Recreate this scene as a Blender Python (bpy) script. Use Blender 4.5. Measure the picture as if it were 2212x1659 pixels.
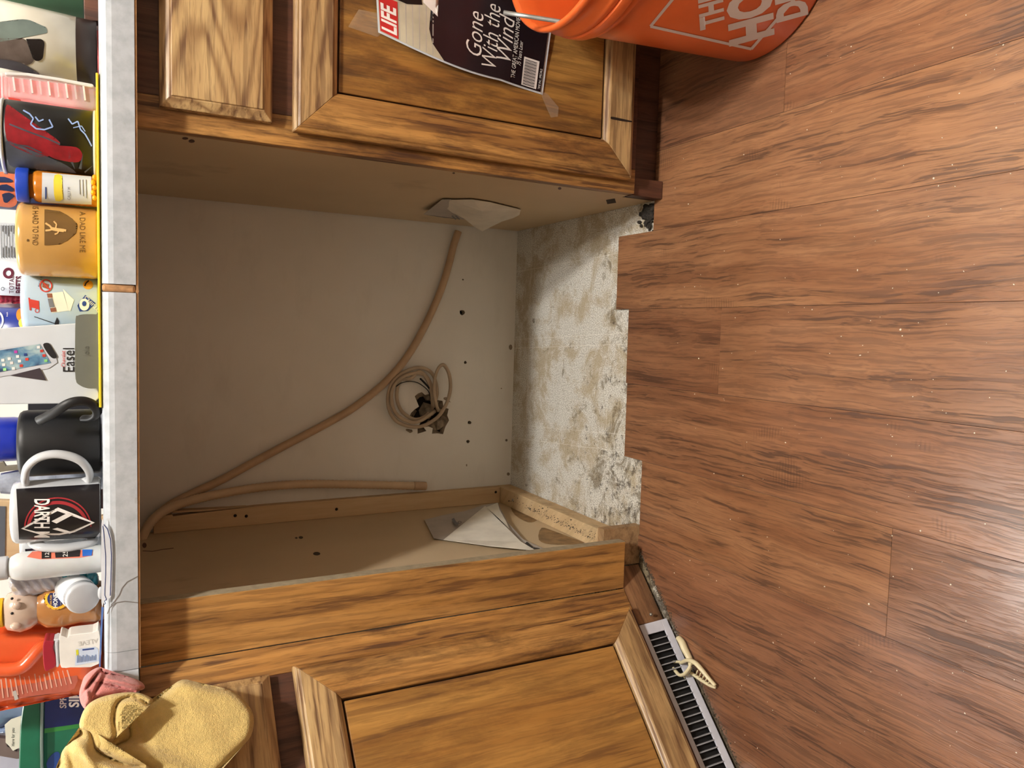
import bpy, bmesh, math, random
from mathutils import Vector, Matrix, noise
random.seed(7)
for o in list(bpy.data.objects): bpy.data.objects.remove(o)
SC = bpy.context.scene
COL = SC.collection
# ------------------------------------------------------------------ camera
CAM = Vector((0.3689, -1.0672, 0.8611)); PITCH, YAW, ROLL, FPX = 0.4838, 0.0790, 0.0083, 1622.63
W_, H_ = 2212, 1659
cy, sy = math.cos(YAW), math.sin(YAW); cp, sp = math.cos(PITCH), math.sin(PITCH); cr, sr = math.cos(ROLL), math.sin(ROLL)
RM = Matrix(((cr, sr, 0), (-sr, cr, 0), (0, 0, 1))) @ Matrix(((1, 0, 0), (0, cp, -sp), (0, sp, cp))) @ \
     Matrix(((1, 0, 0), (0, 0, -1), (0, 1, 0))) @ Matrix(((cy, sy, 0), (-sy, cy, 0), (0, 0, 1)))
r0, r1, r2 = RM[0], RM[1], RM[2]
cd = bpy.data.cameras.new('camera'); cam = bpy.data.objects.new('camera', cd); COL.objects.link(cam)
cd.sensor_fit = 'HORIZONTAL'; cd.sensor_width = 36.0; cd.lens = FPX / W_ * 36.0; cd.clip_start = 0.02
m = Matrix((r1, r0, -r2)).transposed().to_4x4(); m.translation = CAM
cam.matrix_world = m; SC.camera = cam
# ------------------------------------------------------------------ world, lights, exposure
SC.view_settings.view_transform = 'Standard'; SC.view_settings.look = 'None'
SC.view_settings.gamma = 1.0; SC.view_settings.use_curve_mapping = False
SC.view_settings.exposure = 0.0
wd = bpy.data.worlds.new('world'); SC.world = wd; wd.use_nodes = True
wd.node_tree.nodes['Background'].inputs[0].default_value = (1.0, 0.93, 0.85, 1)
wd.node_tree.nodes['Background'].inputs[1].default_value = 0.07
def lamp(name, loc, power, color, size, kind='AREA', rot=(0, 0, 0)):
    l = bpy.data.lights.new(name, kind); l.energy = power; l.color = color
    if kind == 'AREA': l.shape = 'DISK'; l.size = size
    else: l.shadow_soft_size = size
    o = bpy.data.objects.new(name, l); COL.objects.link(o); o.location = loc; o.rotation_euler = rot
    return o
lamp('ceiling_lamp', (0.98, -0.94, 2.36), 116, (1.0, 0.972, 0.93), 0.045, 'POINT')
lamp('ceiling_lamp', (0.83, -0.89, 2.36), 65, (1.0, 0.972, 0.93), 0.045, 'POINT')
lamp('fill_lamp', (0.2, -2.2, 2.40), 2.5, (1.0, 0.93, 0.84), 0.5)  # soft fill light added to the room, no fixture hangs here
lamp('sink_lamp', (-0.50, 0.32, 2.36), 52, (0.94, 0.97, 1.0), 0.07, 'POINT')
# ------------------------------------------------------------------ pixel -> world helpers
def ray(px, py):
    return (r0 * ((1659 - py - 829.5) / FPX) + r1 * ((px - 1106) / FPX) + r2)
def at(px, py, n, c):
    """point where the sight line of (px,py) meets the plane n.P=c (n may be 0/1/2 for an axis)"""
    if isinstance(n, int): n = Vector([1.0 if i == n else 0.0 for i in range(3)])
    else: n = Vector(n)
    d = ray(px, py); t = (c - CAM.dot(n)) / d.dot(n)
    return CAM + d * t
S2 = math.sqrt(0.5)
N45 = Vector((S2, -S2, 0)); C45 = -0.084 * S2           # face plane of the corner cabinet
def at45(px, py, off): return at(px, py, N45, C45 + off)
def on_cone(cx, cyy, ra, za, rb, zb, off=0.0004):
    """surface function of a vertical cone/cylinder (radius ra at za, rb at zb)"""
    k = (rb - ra) / (zb - za)
    def f(px, py):
        d = ray(px, py); o = CAM
        A = o.x - cx; B = o.y - cyy; R = ra + k * (o.z - za) + off; q = k * d.z
        a = d.x ** 2 + d.y ** 2 - q * q; b = 2 * (A * d.x + B * d.y - R * q); c = A * A + B * B - R * R
        D = max(b * b - 4 * a * c, 0.0); t = (-b - math.sqrt(D)) / (2 * a)
        return o + d * t
    return f
def on_plane(n, c): return lambda px, py: at(px, py, n, c)
# ------------------------------------------------------------------ materials
def lin(c): return tuple(((v / 255) / 12.92 if v / 255 <= 0.04045 else ((v / 255 + 0.055) / 1.055) ** 2.4) for v in c[:3]) + (1.0,)
class NT:
    def __init__(s, name):
        s.m = bpy.data.materials.new(name); s.m.use_nodes = True; s.t = s.m.node_tree
        s.b = s.t.nodes['Principled BSDF']
    def n(s, ty, **kw):
        nd = s.t.nodes.new(ty)
        for k, v in kw.items():
            if k.startswith('i_'): s.set(nd.inputs[k[2:].replace('_', ' ')], v)
            elif k.startswith('j'): s.set(nd.inputs[int(k[1:])], v)
            else: setattr(nd, k, v)
        return nd
    def set(s, inp, v):
        if hasattr(v, 'is_output') or isinstance(v, bpy.types.NodeSocket): s.t.links.new(v, inp)
        else: inp.default_value = v
    def math(s, op, a, b=0.0, clamp=False):
        nd = s.t.nodes.new('ShaderNodeMath'); nd.operation = op; nd.use_clamp = clamp
        s.set(nd.inputs[0], a); s.set(nd.inputs[1], b); return nd.outputs[0]
    def ramp(s, v, stops):
        nd = s.t.nodes.new('ShaderNodeValToRGB'); e = nd.color_ramp.elements
        while len(e) < len(stops): e.new(0.5)
        for i, (p, c) in enumerate(stops): e[i].position = p; e[i].color = c if len(c) == 4 else tuple(c) + (1,)
        s.set(nd.inputs[0], v); return nd.outputs[0]
    def mix(s, f, a, b, mode='MIX'):
        nd = s.t.nodes.new('ShaderNodeMix'); nd.data_type = 'RGBA'; nd.blend_type = mode
        s.set(nd.inputs[0], f); s.set(nd.inputs[6], a); s.set(nd.inputs[7], b); return nd.outputs[2]
    def coords(s, scale=(1, 1, 1), rnd=True, kind='Object'):
        tc = s.t.nodes.new('ShaderNodeTexCoord'); v = tc.outputs[kind]
        if rnd:
            oi = s.t.nodes.new('ShaderNodeObjectInfo'); c = s.t.nodes.new('ShaderNodeCombineXYZ')
            r = s.math('MULTIPLY', oi.outputs['Random'], 37.0)
            for i in range(3): s.t.links.new(r, c.inputs[i])
            ad = s.t.nodes.new('ShaderNodeVectorMath'); ad.operation = 'ADD'
            s.t.links.new(v, ad.inputs[0]); s.t.links.new(c.outputs[0], ad.inputs[1]); v = ad.outputs[0]
        mp = s.t.nodes.new('ShaderNodeMapping'); s.t.links.new(v, mp.inputs[0]); mp.inputs['Scale'].default_value = scale
        return mp.outputs[0]
    def noise(s, vec, scale=5, detail=3, rough=0.5, dist=0.0):
        nd = s.n('ShaderNodeTexNoise', i_Scale=scale, i_Detail=detail, i_Roughness=rough, i_Distortion=dist)
        s.t.links.new(vec, nd.inputs['Vector']); return nd.outputs['Fac']
    def bump(s, h, strength=0.3, dist=0.002):
        nd = s.n('ShaderNodeBump', i_Strength=strength, i_Distance=dist); s.set(nd.inputs['Height'], h)
        s.t.links.new(nd.outputs[0], s.b.inputs['Normal'])
def plain(name, col, rough=0.5, metal=0.0, var=0.06, vs=30, bump=0.0, bs=200, trans=0.0, alpha=1.0, coat=0.0, ior=1.45, sub=0.0):
    M = NT(name); v = M.coords(rnd=True); f = M.noise(v, vs, 3)
    c = lin(col); lo = tuple(x * (1 - var * 2) for x in c[:3]) + (1,); hi = tuple(min(1, x * (1 + var)) for x in c[:3]) + (1,)
    M.set(M.b.inputs['Base Color'], M.ramp(f, [(0.3, lo), (0.7, hi)]))
    M.b.inputs['Roughness'].default_value = rough; M.b.inputs['Metallic'].default_value = metal
    M.b.inputs['IOR'].default_value = ior
    if trans: M.b.inputs['Transmission Weight'].default_value = trans
    if alpha < 1: M.b.inputs['Alpha'].default_value = alpha
    if coat: M.b.inputs['Coat Weight'].default_value = coat; M.b.inputs['Coat Roughness'].default_value = 0.08
    if sub: M.b.inputs['Subsurface Weight'].default_value = sub; M.b.inputs['Subsurface Scale'].default_value = 0.01
    if bump: M.bump(M.noise(M.coords(), bs, 4), bump, 0.001)
    return M.m
def wood(name, light, mid, dark, axis='z', cross=9.0, along=0.9, rings=9.0, ringamt=0.55, pore=0.5, wear=0.0, wearcol=(60, 32, 14),
         rough=0.42, bump=0.25, tint=False, poresc=170, coat=0.15, warp=0.010, saw=0.0, streak=0.35):
    M = NT(name); ai = 'xyz'.index(axis); L_ = M.t.links
    def sc(a, c): return tuple(a if i == ai else c for i in range(3))
    # one warped coordinate shared by all layers, so the grain waves together
    b0 = M.coords(); wn = M.n('ShaderNodeTexNoise', i_Scale=1.0, i_Detail=3.0); L_.new(M.t.nodes.new('ShaderNodeMapping').outputs[0], wn.inputs['Vector'])
    mp = wn.inputs['Vector'].links[0].from_node; L_.new(b0, mp.inputs[0]); mp.inputs['Scale'].default_value = sc(6, 13)
    sb = M.t.nodes.new('ShaderNodeVectorMath'); sb.operation = 'MULTIPLY_ADD'; L_.new(wn.outputs['Color'], sb.inputs[0]); sb.inputs[1].default_value = (warp,) * 3; L_.new(b0, sb.inputs[2])
    def layer(scale, detail=3, rough_=.5, dist=0):
        m_ = M.t.nodes.new('ShaderNodeMapping'); L_.new(sb.outputs[0], m_.inputs[0]); m_.inputs['Scale'].default_value = scale
        return M.noise(m_.outputs[0], 1.0, detail, rough_, dist)
    base = layer(sc(along, cross), 2.5, .5, .35)
    sn = M.math('MULTIPLY_ADD', M.math('SINE', M.math('MULTIPLY', base, rings * 2 * math.pi)), 0.5); sn.node.inputs[2].default_value = 0.5
    sharp = M.math('POWER', sn, 2.4)
    por = M.ramp(layer(sc(7.0, poresc), 3.0, .60), [(0.51, (0, 0, 0)), (0.59, (1, 1, 1))])
    por2 = M.ramp(layer(sc(20.0, poresc * 2.4), 2.0, .6), [(0.52, (0, 0, 0)), (0.64, (1, 1, 1))])
    broad = layer(sc(2.2, 22), 5, .65)
    col = M.ramp(broad, [(0.34, lin(mid)), (0.64, lin(light))])
    st = M.ramp(layer(sc(1.8, poresc * .62), 4, .62), [(.42, (0, 0, 0)), (.66, (1, 1, 1))])
    dm = lin(tuple((a * 0.55 + b * 0.45) for a, b in zip(dark, mid)))
    col = M.mix(M.math('MULTIPLY', st, streak), col, dm)
    col = M.mix(M.math('MULTIPLY', sharp, ringamt), col, dm)
    q = M.math('ADD', M.math('MULTIPLY', sharp, .6), .55)
    pp = M.math('MULTIPLY', M.math('MAXIMUM', M.math('MULTIPLY', por, q), M.math('MULTIPLY', por2, .45)), pore, clamp=True)
    col = M.mix(pp, col, lin(dark))
    if saw:
        tc = M.t.nodes.new('ShaderNodeSeparateXYZ'); L_.new(sb.outputs[0], tc.inputs[0])
        sw = M.math('GREATER_THAN', M.math('SINE', M.math('MULTIPLY', tc.outputs[ai], 1150.0)), .2)
        mk = M.ramp(M.noise(M.coords(sc(9, 16)), 1.0, 2), [(.66, (0, 0, 0)), (.72, (1, 1, 1))])
        col = M.mix(M.math('MULTIPLY', M.math('MULTIPLY', sw, mk), saw), col, lin(dark))
    if wear:
        w1 = layer(sc(5, 20), 6, .72, .3); w2 = M.noise(M.coords((3.5, 3.5, 3.5)), 1.0, 2)
        wv = M.math('ADD', M.math('MULTIPLY', w1, 0.75), M.math('MULTIPLY', w2, 0.35))
        wf = M.ramp(wv, [(0.53, (0, 0, 0)), (0.65, (1, 1, 1))])
        col = M.mix(M.math('MULTIPLY', wf, wear), col, lin(wearcol))
    if tint:
        oi = M.t.nodes.new('ShaderNodeObjectInfo'); col = M.mix(1.0, col, oi.outputs['Color'], 'MULTIPLY')
    M.set(M.b.inputs['Base Color'], col)
    rv = M.math('MULTIPLY_ADD', pp, 0.25); rv.node.inputs[2].default_value = rough
    M.set(M.b.inputs['Roughness'], rv)
    M.b.inputs['Coat Weight'].default_value = coat; M.b.inputs['Coat Roughness'].default_value = 0.2
    hh = M.math('SUBTRACT', 1.0, M.math('ADD', pp, M.math('MULTIPLY', sharp, 0.35)))
    M.bump(hh, bump, 0.0010)
    return M.m
OAK = ((202, 152, 86), (172, 120, 60), (74, 42, 20))
OAKL = ((206, 174, 122), (180, 142, 94), (98, 66, 40))
ORG = ((202, 152, 88), (184, 132, 68), (92, 58, 30))
M_oak_v = wood('oak_vertical_grain', *OAK, axis='z', wear=0.65, pore=.75, streak=.5, poresc=140)
M_oak_h = wood('oak_horizontal_grain', *OAKL, axis='x', wear=0.3, rings=18, cross=10, ringamt=.75, pore=.75, poresc=120)
M_oak_dh = wood('oak_drawer_grain', *OAKL, axis='x', wear=0.12, rings=16, cross=8, pore=0.75, ringamt=.8, poresc=120)
M_orange = wood('oak_veneer_filler', *ORG, axis='z', wear=0.30, rings=10, ringamt=0.5, pore=0.65, poresc=130)
M_door_l = wood('oak_door_panel', (188, 140, 72), (166, 116, 54), (88, 54, 26), axis='z', wear=0.35, rings=8, ringamt=.4)
M_panelwood = wood('oak_panel_grain', (184, 138, 70), (154, 106, 48), (72, 44, 22), axis='z', wear=0.6, rings=10)
M_groove = plain('dark_groove', (40, 24, 14), 0.8)
M_dark = wood('stained_shaded_wood', (104, 62, 42), (84, 48, 32), (38, 20, 12), axis='z', wear=0.3, rings=6, rough=0.55)
M_toe = wood('toe_kick_wood', (164, 122, 84), (132, 92, 60), (70, 44, 28), axis='x', wear=0.5, rings=6, rough=0.6, coat=0)
M_pine = wood('raw_pine', (206, 178, 138), (188, 156, 116), (126, 92, 58), axis='z', rings=5, ringamt=0.12, pore=0.08, rough=0.7, coat=0, bump=0.1, streak=.10)
M_pine_y = wood('stained_pine', (210, 182, 140), (186, 154, 112), (92, 74, 50), axis='y', rings=5, ringamt=0.10, pore=0.08, streak=.10, wear=0.45, wearcol=(74, 66, 52), rough=0.75, coat=0, bump=0.15)
M_block = wood('raw_block_wood', (184, 150, 108), (156, 122, 84), (96, 70, 46), axis='x', rings=7, wear=0.3, wearcol=(60, 46, 34), rough=0.75, coat=0)
M_floor = wood('laminate_plank', (158, 115, 82), (128, 87, 60), (54, 31, 20), axis='y', cross=7, along=1.0, rings=7, ringamt=0.28, pore=0.62,
               rough=0.34, bump=0.6, tint=True, poresc=230, coat=0.5, warp=0.022, saw=0.30, streak=0.30)
M_floor.node_tree.nodes['Principled BSDF'].inputs['Coat Roughness'].default_value = 0.16
def mk_side():
    M = NT('cabinet_side_laminate'); f = M.noise(M.coords(), 3, 4); g = M.noise(M.coords(), 260, 2)
    c = M.ramp(f, [(0.3, lin((188, 166, 132))), (0.7, lin((204, 182, 148)))])
    st = M.noise(M.coords((6, 2, 2)), 1.6, 5, 0.65); sf = M.ramp(st, [(0.60, (0, 0, 0)), (0.70, (1, 1, 1))])
    c = M.mix(M.math('MULTIPLY', sf, 0.38), c, lin((122, 94, 60)))
    M.set(M.b.inputs['Base Color'], c); M.b.inputs['Roughness'].default_value = 0.55; M.bump(g, 0.05, 0.0005); return M.m
M_side = mk_side()
def mk_wall():
    M = NT('bay_wall_paint'); f = M.noise(M.coords(rnd=False), 2.2, 4, 0.6)
    c = M.ramp(f, [(0.3, lin((214, 209, 200))), (0.7, lin((228, 224, 216)))])
    # soot and scuffs low on the wall
    st = M.noise(M.coords((3, 3, 9), rnd=False), 2.0, 5, 0.65); sf = M.ramp(st, [(0.56, (0, 0, 0)), (0.72, (1, 1, 1))])
    c = M.mix(M.math('MULTIPLY', sf, 0.08), c, lin((120, 104, 84)))
    M.set(M.b.inputs['Base Color'], c); M.b.inputs['Roughness'].default_value = 0.6
    M.bump(M.noise(M.coords(rnd=False), 120, 3), 0.06, 0.001); return M.m
M_wall = mk_wall()
def mk_subfloor():
    M = NT('moulded_underlay_board')
    co = M.coords(rnd=False); sp1 = M.noise(co, 420, 3, 0.75); sp2 = M.noise(co, 26, 5, 0.65)
    c = M.ramp(sp1, [(0.38, lin((142, 138, 126))), (0.5, lin((206, 203, 194))), (0.62, lin((236, 234, 226)))])
    st1 = M.noise(M.coords((1, 1, 1), rnd=False), 11, 9, 0.74, 0.4)
    f1 = M.ramp(st1, [(0.47, (0, 0, 0)), (0.58, (1, 1, 1))]); c = M.mix(M.math('MULTIPLY', f1, 0.66), c, lin((158, 138, 98)))
    st2 = M.noise(co, 17, 7, 0.75, 0.9); tcx = M.t.nodes.new('ShaderNodeTexCoord'); sx = M.t.nodes.new('ShaderNodeSeparateXYZ')
    M.t.links.new(tcx.outputs['Object'], sx.inputs[0])
    # mould gathers along the front of the gap and its left corner
    gy = M.math('MULTIPLY', M.math('SUBTRACT', 0.42, sx.outputs[1]), 0.30)
    gx = M.math('MULTIPLY', M.math('SUBTRACT', 0.25, sx.outputs[0]), 0.16)
    mm = M.math('ADD', M.math('ADD', st2, gy), gx)
    f2 = M.ramp(mm, [(0.605, (0, 0, 0)), (0.69, (1, 1, 1))]); c = M.mix(M.math('MULTIPLY', f2, 0.72), c, lin((104, 88, 58)))
    f3 = M.ramp(M.math('ADD', M.noise(co, 42, 5, 0.8), M.math('MULTIPLY', M.math('ADD', gy, gx), 1.3)), [(0.68, (0, 0, 0)), (0.76, (1, 1, 1))]); c = M.mix(M.math('MULTIPLY', f3, 0.8), c, lin((62, 50, 38)))
    # scored guide lines of the board
    lines = [(0, 1, 0, 0.487), (0, 1, 0, 0.470), (0, 1, 0, 0.16), (1, 0.05, 0, 0.377), (1, 0.05, 0, 0.356), (1, 0.08, 0, 0.152), (1, 0.08, 0, 0.185), (0, 1, 0, 0.335), (1, 0.03, 0, 0.53)]
    acc = None
    for a, b, _, k in lines:
        v = M.math('SUBTRACT', M.math('ADD', M.math('MULTIPLY', sx.outputs[0], a), M.math('MULTIPLY', sx.outputs[1], b)), k)
        l = M.math('LESS_THAN', M.math('ABSOLUTE', v), 0.0008); acc = l if acc is None else M.math('MAXIMUM', acc, l)
    c = M.mix(M.math('MULTIPLY', acc, 0.32), c, lin((236, 232, 222)))
    M.set(M.b.inputs['Base Color'], c); M.b.inputs['Roughness'].default_value = 0.75; M.bump(M.math('ADD', sp1, M.math('MULTIPLY', sp2, 2)), 0.25, 0.001)
    return M.m
M_sub = mk_subfloor()
def mk_counter():
    M = NT('white_marble_laminate'); a = M.noise(M.coords(rnd=False), 60, 5, 0.6); 
    c = M.ramp(a, [(0.32, lin((166, 171, 176))), (0.62, lin((186, 190, 195)))])
    b = M.noise(M.coords(rnd=False), 75, 2, 0.3); f = M.ramp(b, [(0.72, (0, 0, 0)), (0.78, (1, 1, 1))]); c = M.mix(M.math('MULTIPLY', f, 0.3), c, lin((140, 130, 118)))
    M.set(M.b.inputs['Base Color'], c); M.b.inputs['Roughness'].default_value = 0.32; return M.m
M_ctr = mk_counter()
M_sub_br = plain('brown_substrate', (168, 124, 82), 0.8, var=0.15, vs=60)
M_mdf = plain('raw_fibreboard_edge', (158, 144, 118), 0.8, var=0.1, vs=90)
M_black = plain('near_black', (14, 13, 14), 0.6)
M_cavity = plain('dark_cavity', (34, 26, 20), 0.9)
M_gyps = plain('torn_gypsum', (150, 134, 114), 0.9, var=0.25, vs=60, bump=0.5, bs=80)
M_white = plain('white_gloss', (192, 194, 198), 0.18, coat=0.4, var=0.02)
M_whitem = plain('white_matte', (202, 206, 211), 0.55, var=0.02)
M_paper = plain('dirty_white_paper', (226, 220, 206), 0.7, var=0.07, vs=25, bump=0.15, bs=90)
M_paperg = plain('grey_back_paper', (176, 168, 160), 0.6, var=0.05)
M_ink = plain('dark_ink', (26, 22, 24), 0.5)
M_grey = plain('grey_ink', (112, 112, 116), 0.6)
# ------------------------------------------------------------------ mesh helpers
MW = {}
def wm(o):
    while o is not None and o.name not in MW: o = o.parent
    return MW[o.name] if o is not None else Matrix.Identity(4)
def thing(name, label, cat, loc=(0, 0, 0), rz=0.0, group=None):
    o = bpy.data.objects.new(name, None); COL.objects.link(o); o.empty_display_size = 0.02
    o.location = loc; o.rotation_euler = (0, 0, rz); MW[o.name] = Matrix.Translation(loc) @ Matrix.Rotation(rz, 4, 'Z')
    o['label'] = label; o['category'] = cat
    if group: o['group'] = group
    return o
def tag(o, label, cat, group=None):
    o['label'] = label; o['category'] = cat
    if group: o['group'] = group
    return o
def obj(name, bm, mat, parent=None, smooth=False, bevel=0.0, seg=2, local=False, solid=0.0, solid_off=0.0, subsurf=0, kind=None, color=None, origin=None):
    """link a bmesh authored in world space as one object (child of parent)"""
    me = bpy.data.meshes.new(name)
    if parent is not None and not local: bm.transform(wm(parent).inverted())
    if parent is None and origin is not None: bm.transform(Matrix.Translation(-Vector(origin)))
    bmesh.ops.recalc_face_normals(bm, faces=bm.faces) if smooth != 'keep' else None
    bm.to_mesh(me); bm.free()
    for m_ in (mat if isinstance(mat, (list, tuple)) else [mat]): me.materials.append(m_)
    o = bpy.data.objects.new(name, me); COL.objects.link(o)
    if parent is not None: o.parent = parent
    elif origin is not None: o.location = origin
    if smooth:
        for p in me.polygons: p.use_smooth = True
    if solid:
        s = o.modifiers.new('solid', 'SOLIDIFY'); s.thickness = solid; s.offset = solid_off
    if bevel:
        b = o.modifiers.new('bevel', 'BEVEL'); b.width = bevel; b.segments = seg; b.limit_method = 'ANGLE'; b.angle_limit = math.radians(35)
    if subsurf:
        s = o.modifiers.new('sub', 'SUBSURF'); s.levels = subsurf; s.render_levels = subsurf
    if kind: o['kind'] = kind
    if color: o.color = color
    return o
def struct(name, bm, mat, **k): return obj(name, bm, mat, kind='structure', **k)
def box(bm, x0, x1, y0, y1, z0, z1, M=None):
    vs = [bm.verts.new((x, y, z)) for x in (x0, x1) for y in (y0, y1) for z in (z0, z1)]
    for f in ((0, 1, 3, 2), (4, 6, 7, 5), (0, 4, 5, 1), (2, 3, 7, 6), (0, 2, 6, 4), (1, 5, 7, 3)): bm.faces.new([vs[i] for i in f])
    if M: bmesh.ops.transform(bm, matrix=M, verts=vs)
    return vs
def bx(*a, M=None): bm = bmesh.new(); box(bm, *a, M=M); return bm
def prism(pts, vec, bm=None):
    """closed polygon of 3D points extruded along vec"""
    bm = bm or bmesh.new(); vec = Vector(vec)
    a = [bm.verts.new(p) for p in pts]; b = [bm.verts.new(Vector(p) + vec) for p in pts]; n = len(a)
    bm.faces.new(a); bm.faces.new(b[::-1])
    for i in range(n): bm.faces.new((a[i], b[i], b[(i + 1) % n], a[(i + 1) % n]))
    return bm
def down(px, py, y, fl):
    p = at(px, py, 1, y)
    if fl is not None and px >= fl: p.z = 0.8784          # stands on the countertop
    return p
def prism_img(poly, y, depth, bm=None, fl=None): return prism([down(px, py, y, fl) for px, py in poly], (0, depth, 0), bm)
def lathe(prof, c, n=40, bm=None, arc=(0, 1), sx=1.0, sy=1.0):
    bm = bm or bmesh.new(); rings = []
    for r, z in prof:
        if r < 1e-6: rings.append([bm.verts.new((c[0], c[1], c[2] + z))])
        else: rings.append([bm.verts.new((c[0] + r * sx * math.cos(2 * math.pi * i / n), c[1] + r * sy * math.sin(2 * math.pi * i / n), c[2] + z)) for i in range(n)])
    for A, B in zip(rings, rings[1:]):
        for i in range(n):
            j = (i + 1) % n
            if len(A) == 1 and len(B) == 1: continue
            if len(A) == 1: bm.faces.new((A[0], B[j], B[i]))
            elif len(B) == 1: bm.faces.new((A[i], A[j], B[0]))
            else: bm.faces.new((A[i], A[j], B[j], B[i]))
    return bm
def spline(pts, n=8):
    """Catmull-Rom through 3D points"""
    P = [Vector(p) for p in pts]; P = [P[0] * 2 - P[1]] + P + [P[-1] * 2 - P[-2]]; out = []
    for i in range(1, len(P) - 2):
        for k in range(n):
            t = k / n; a, b, c, d = P[i - 1], P[i], P[i + 1], P[i + 2]
            out.append(0.5 * ((2 * b) + (c - a) * t + (2 * a - 5 * b + 4 * c - d) * t * t + (3 * b - a - 3 * c + d) * t ** 3))
    out.append(P[-2]); return out
def tube(pts, r, n=10, bm=None, cap=True, rf=None, flat=None):
    """sweep a circle (or an ellipse: flat=(a,b)) along points; rf(i,N) scales the radius"""
    bm = bm or bmesh.new(); rings = []; N = len(pts); up = None
    for i, p in enumerate(pts):
        t = (Vector(pts[min(i + 1, N - 1)]) - Vector(pts[max(i - 1, 0)])).normalized()
        if up is None:
            up = Vector((0, 1, 0)) if abs(t.y) < 0.9 else Vector((1, 0, 0))
        a = (up - t * up.dot(t)).normalized(); b = t.cross(a); up = a
        ra, rb = flat if flat else (r, r); k = rf(i, N) if rf else 1.0
        rings.append([bm.verts.new(Vector(p) + a * (math.cos(2 * math.pi * j / n) * ra * k) + b * (math.sin(2 * math.pi * j / n) * rb * k)) for j in range(n)])
    for A, B in zip(rings, rings[1:]):
        for j in range(n): bm.faces.new((A[j], A[(j + 1) % n], B[(j + 1) % n], B[j]))
    if cap: bm.faces.new(rings[0][::-1]); bm.faces.new(rings[-1])
    return bm
def grid_fill(polys, step):
    """2D polygons (pixel coords) -> bmesh in the xy plane, cut into cells of about step px"""
    bm = bmesh.new()
    for poly in polys:
        vs = [bm.verts.new((p[0], p[1], 0)) for p in poly]
        try: bm.faces.new(vs)
        except ValueError: pass
    cut(bm, step); return bm
def cut(bm, step):
    if not bm.verts: return
    bmesh.ops.triangulate(bm, faces=bm.faces, ngon_method='EAR_CLIP')
    for ax in (0, 1):
        lo = min(v.co[ax] for v in bm.verts); hi = max(v.co[ax] for v in bm.verts); k = int((hi - lo) / step)
        for i in range(1, k + 1):
            c = [0, 0, 0]; c[ax] = lo + i * (hi - lo) / (k + 1); nn = [0, 0, 0]; nn[ax] = 1
            bmesh.ops.bisect_plane(bm, geom=bm.verts[:] + bm.edges[:] + bm.faces[:], plane_co=c, plane_no=nn, dist=1e-6)
def decal(name, polys, surf, mat, parent, step=8, **k):
    bm = grid_fill(polys, step)
    for v in bm.verts: v.co = surf(v.co.x, v.co.y)
    return obj(name, bm, mat, parent, smooth='keep', **k)
def strip_poly(pts, w):
    """open px polyline -> list of quads of width w"""
    out = []
    for (x0, y0), (x1, y1) in zip(pts, pts[1:]):
        dx, dy = x1 - x0, y1 - y0; L = math.hypot(dx, dy) or 1; nx, ny = -dy / L * w / 2, dx / L * w / 2
        out.append([(x0 + nx, y0 + ny), (x1 + nx, y1 + ny), (x1 - nx, y1 - ny), (x0 - nx, y0 - ny)])
    return out
def ell(cx, cyy, a, b, n=20, a0=0, a1=360): return [(cx + a * math.cos(math.radians(a0 + (a1 - a0) * i / n)), cyy + b * math.sin(math.radians(a0 + (a1 - a0) * i / n))) for i in range(n + (0 if a1 - a0 == 360 else 1))]
def text(body, org, right, up, surf, mat, parent, name='lettering', step=10, shear=0.0, bold=0.0, cut_=True, **k):
    """flat lettering: org px of the left end of the base line, right/up px vectors of one em"""
    cu = bpy.data.curves.new('t', 'FONT'); cu.body = body; cu.size = 1.0; cu.shear = shear; cu.offset = bold; cu.resolution_u = 3
    to = bpy.data.objects.new('t', cu); COL.objects.link(to); bpy.context.view_layer.update()
    me = bpy.data.meshes.new_from_object(to.evaluated_get(bpy.context.evaluated_depsgraph_get()))
    bpy.data.objects.remove(to); bm = bmesh.new(); bm.from_mesh(me); bpy.data.meshes.remove(me)
    for v in bm.verts: v.co = Vector((org[0] + right[0] * v.co.x + up[0] * v.co.y, org[1] + right[1] * v.co.x + up[1] * v.co.y, 0))
    if cut_: cut(bm, step)
    for v in bm.verts: v.co = surf(v.co.x, v.co.y)
    return obj(name, bm, mat, parent, smooth='keep', **k)
def edge_dist(x, y, poly):
    d = 1e9
    for (x0, y0), (x1, y1) in zip(poly, poly[1:] + poly[:1]):
        dx, dy = x1 - x0, y1 - y0; t = max(0, min(1, ((x - x0) * dx + (y - y0) * dy) / (dx * dx + dy * dy + 1e-9)))
        d = min(d, math.hypot(x - x0 - t * dx, y - y0 - t * dy))
    return d
def smooth_poly(pts, n=5):
    P = [Vector((p[0], p[1], 0)) for p in pts]; N = len(P); out = []
    for i in range(N):
        a, b, c, d = P[i - 1], P[i], P[(i + 1) % N], P[(i + 2) % N]
        for k in range(n):
            t = k / n; v = 0.5 * ((2 * b) + (c - a) * t + (2 * a - 5 * b + 4 * c - d) * t * t + (3 * b - a - 3 * c + d) * t ** 3); out.append((v.x, v.y))
    return out
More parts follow.
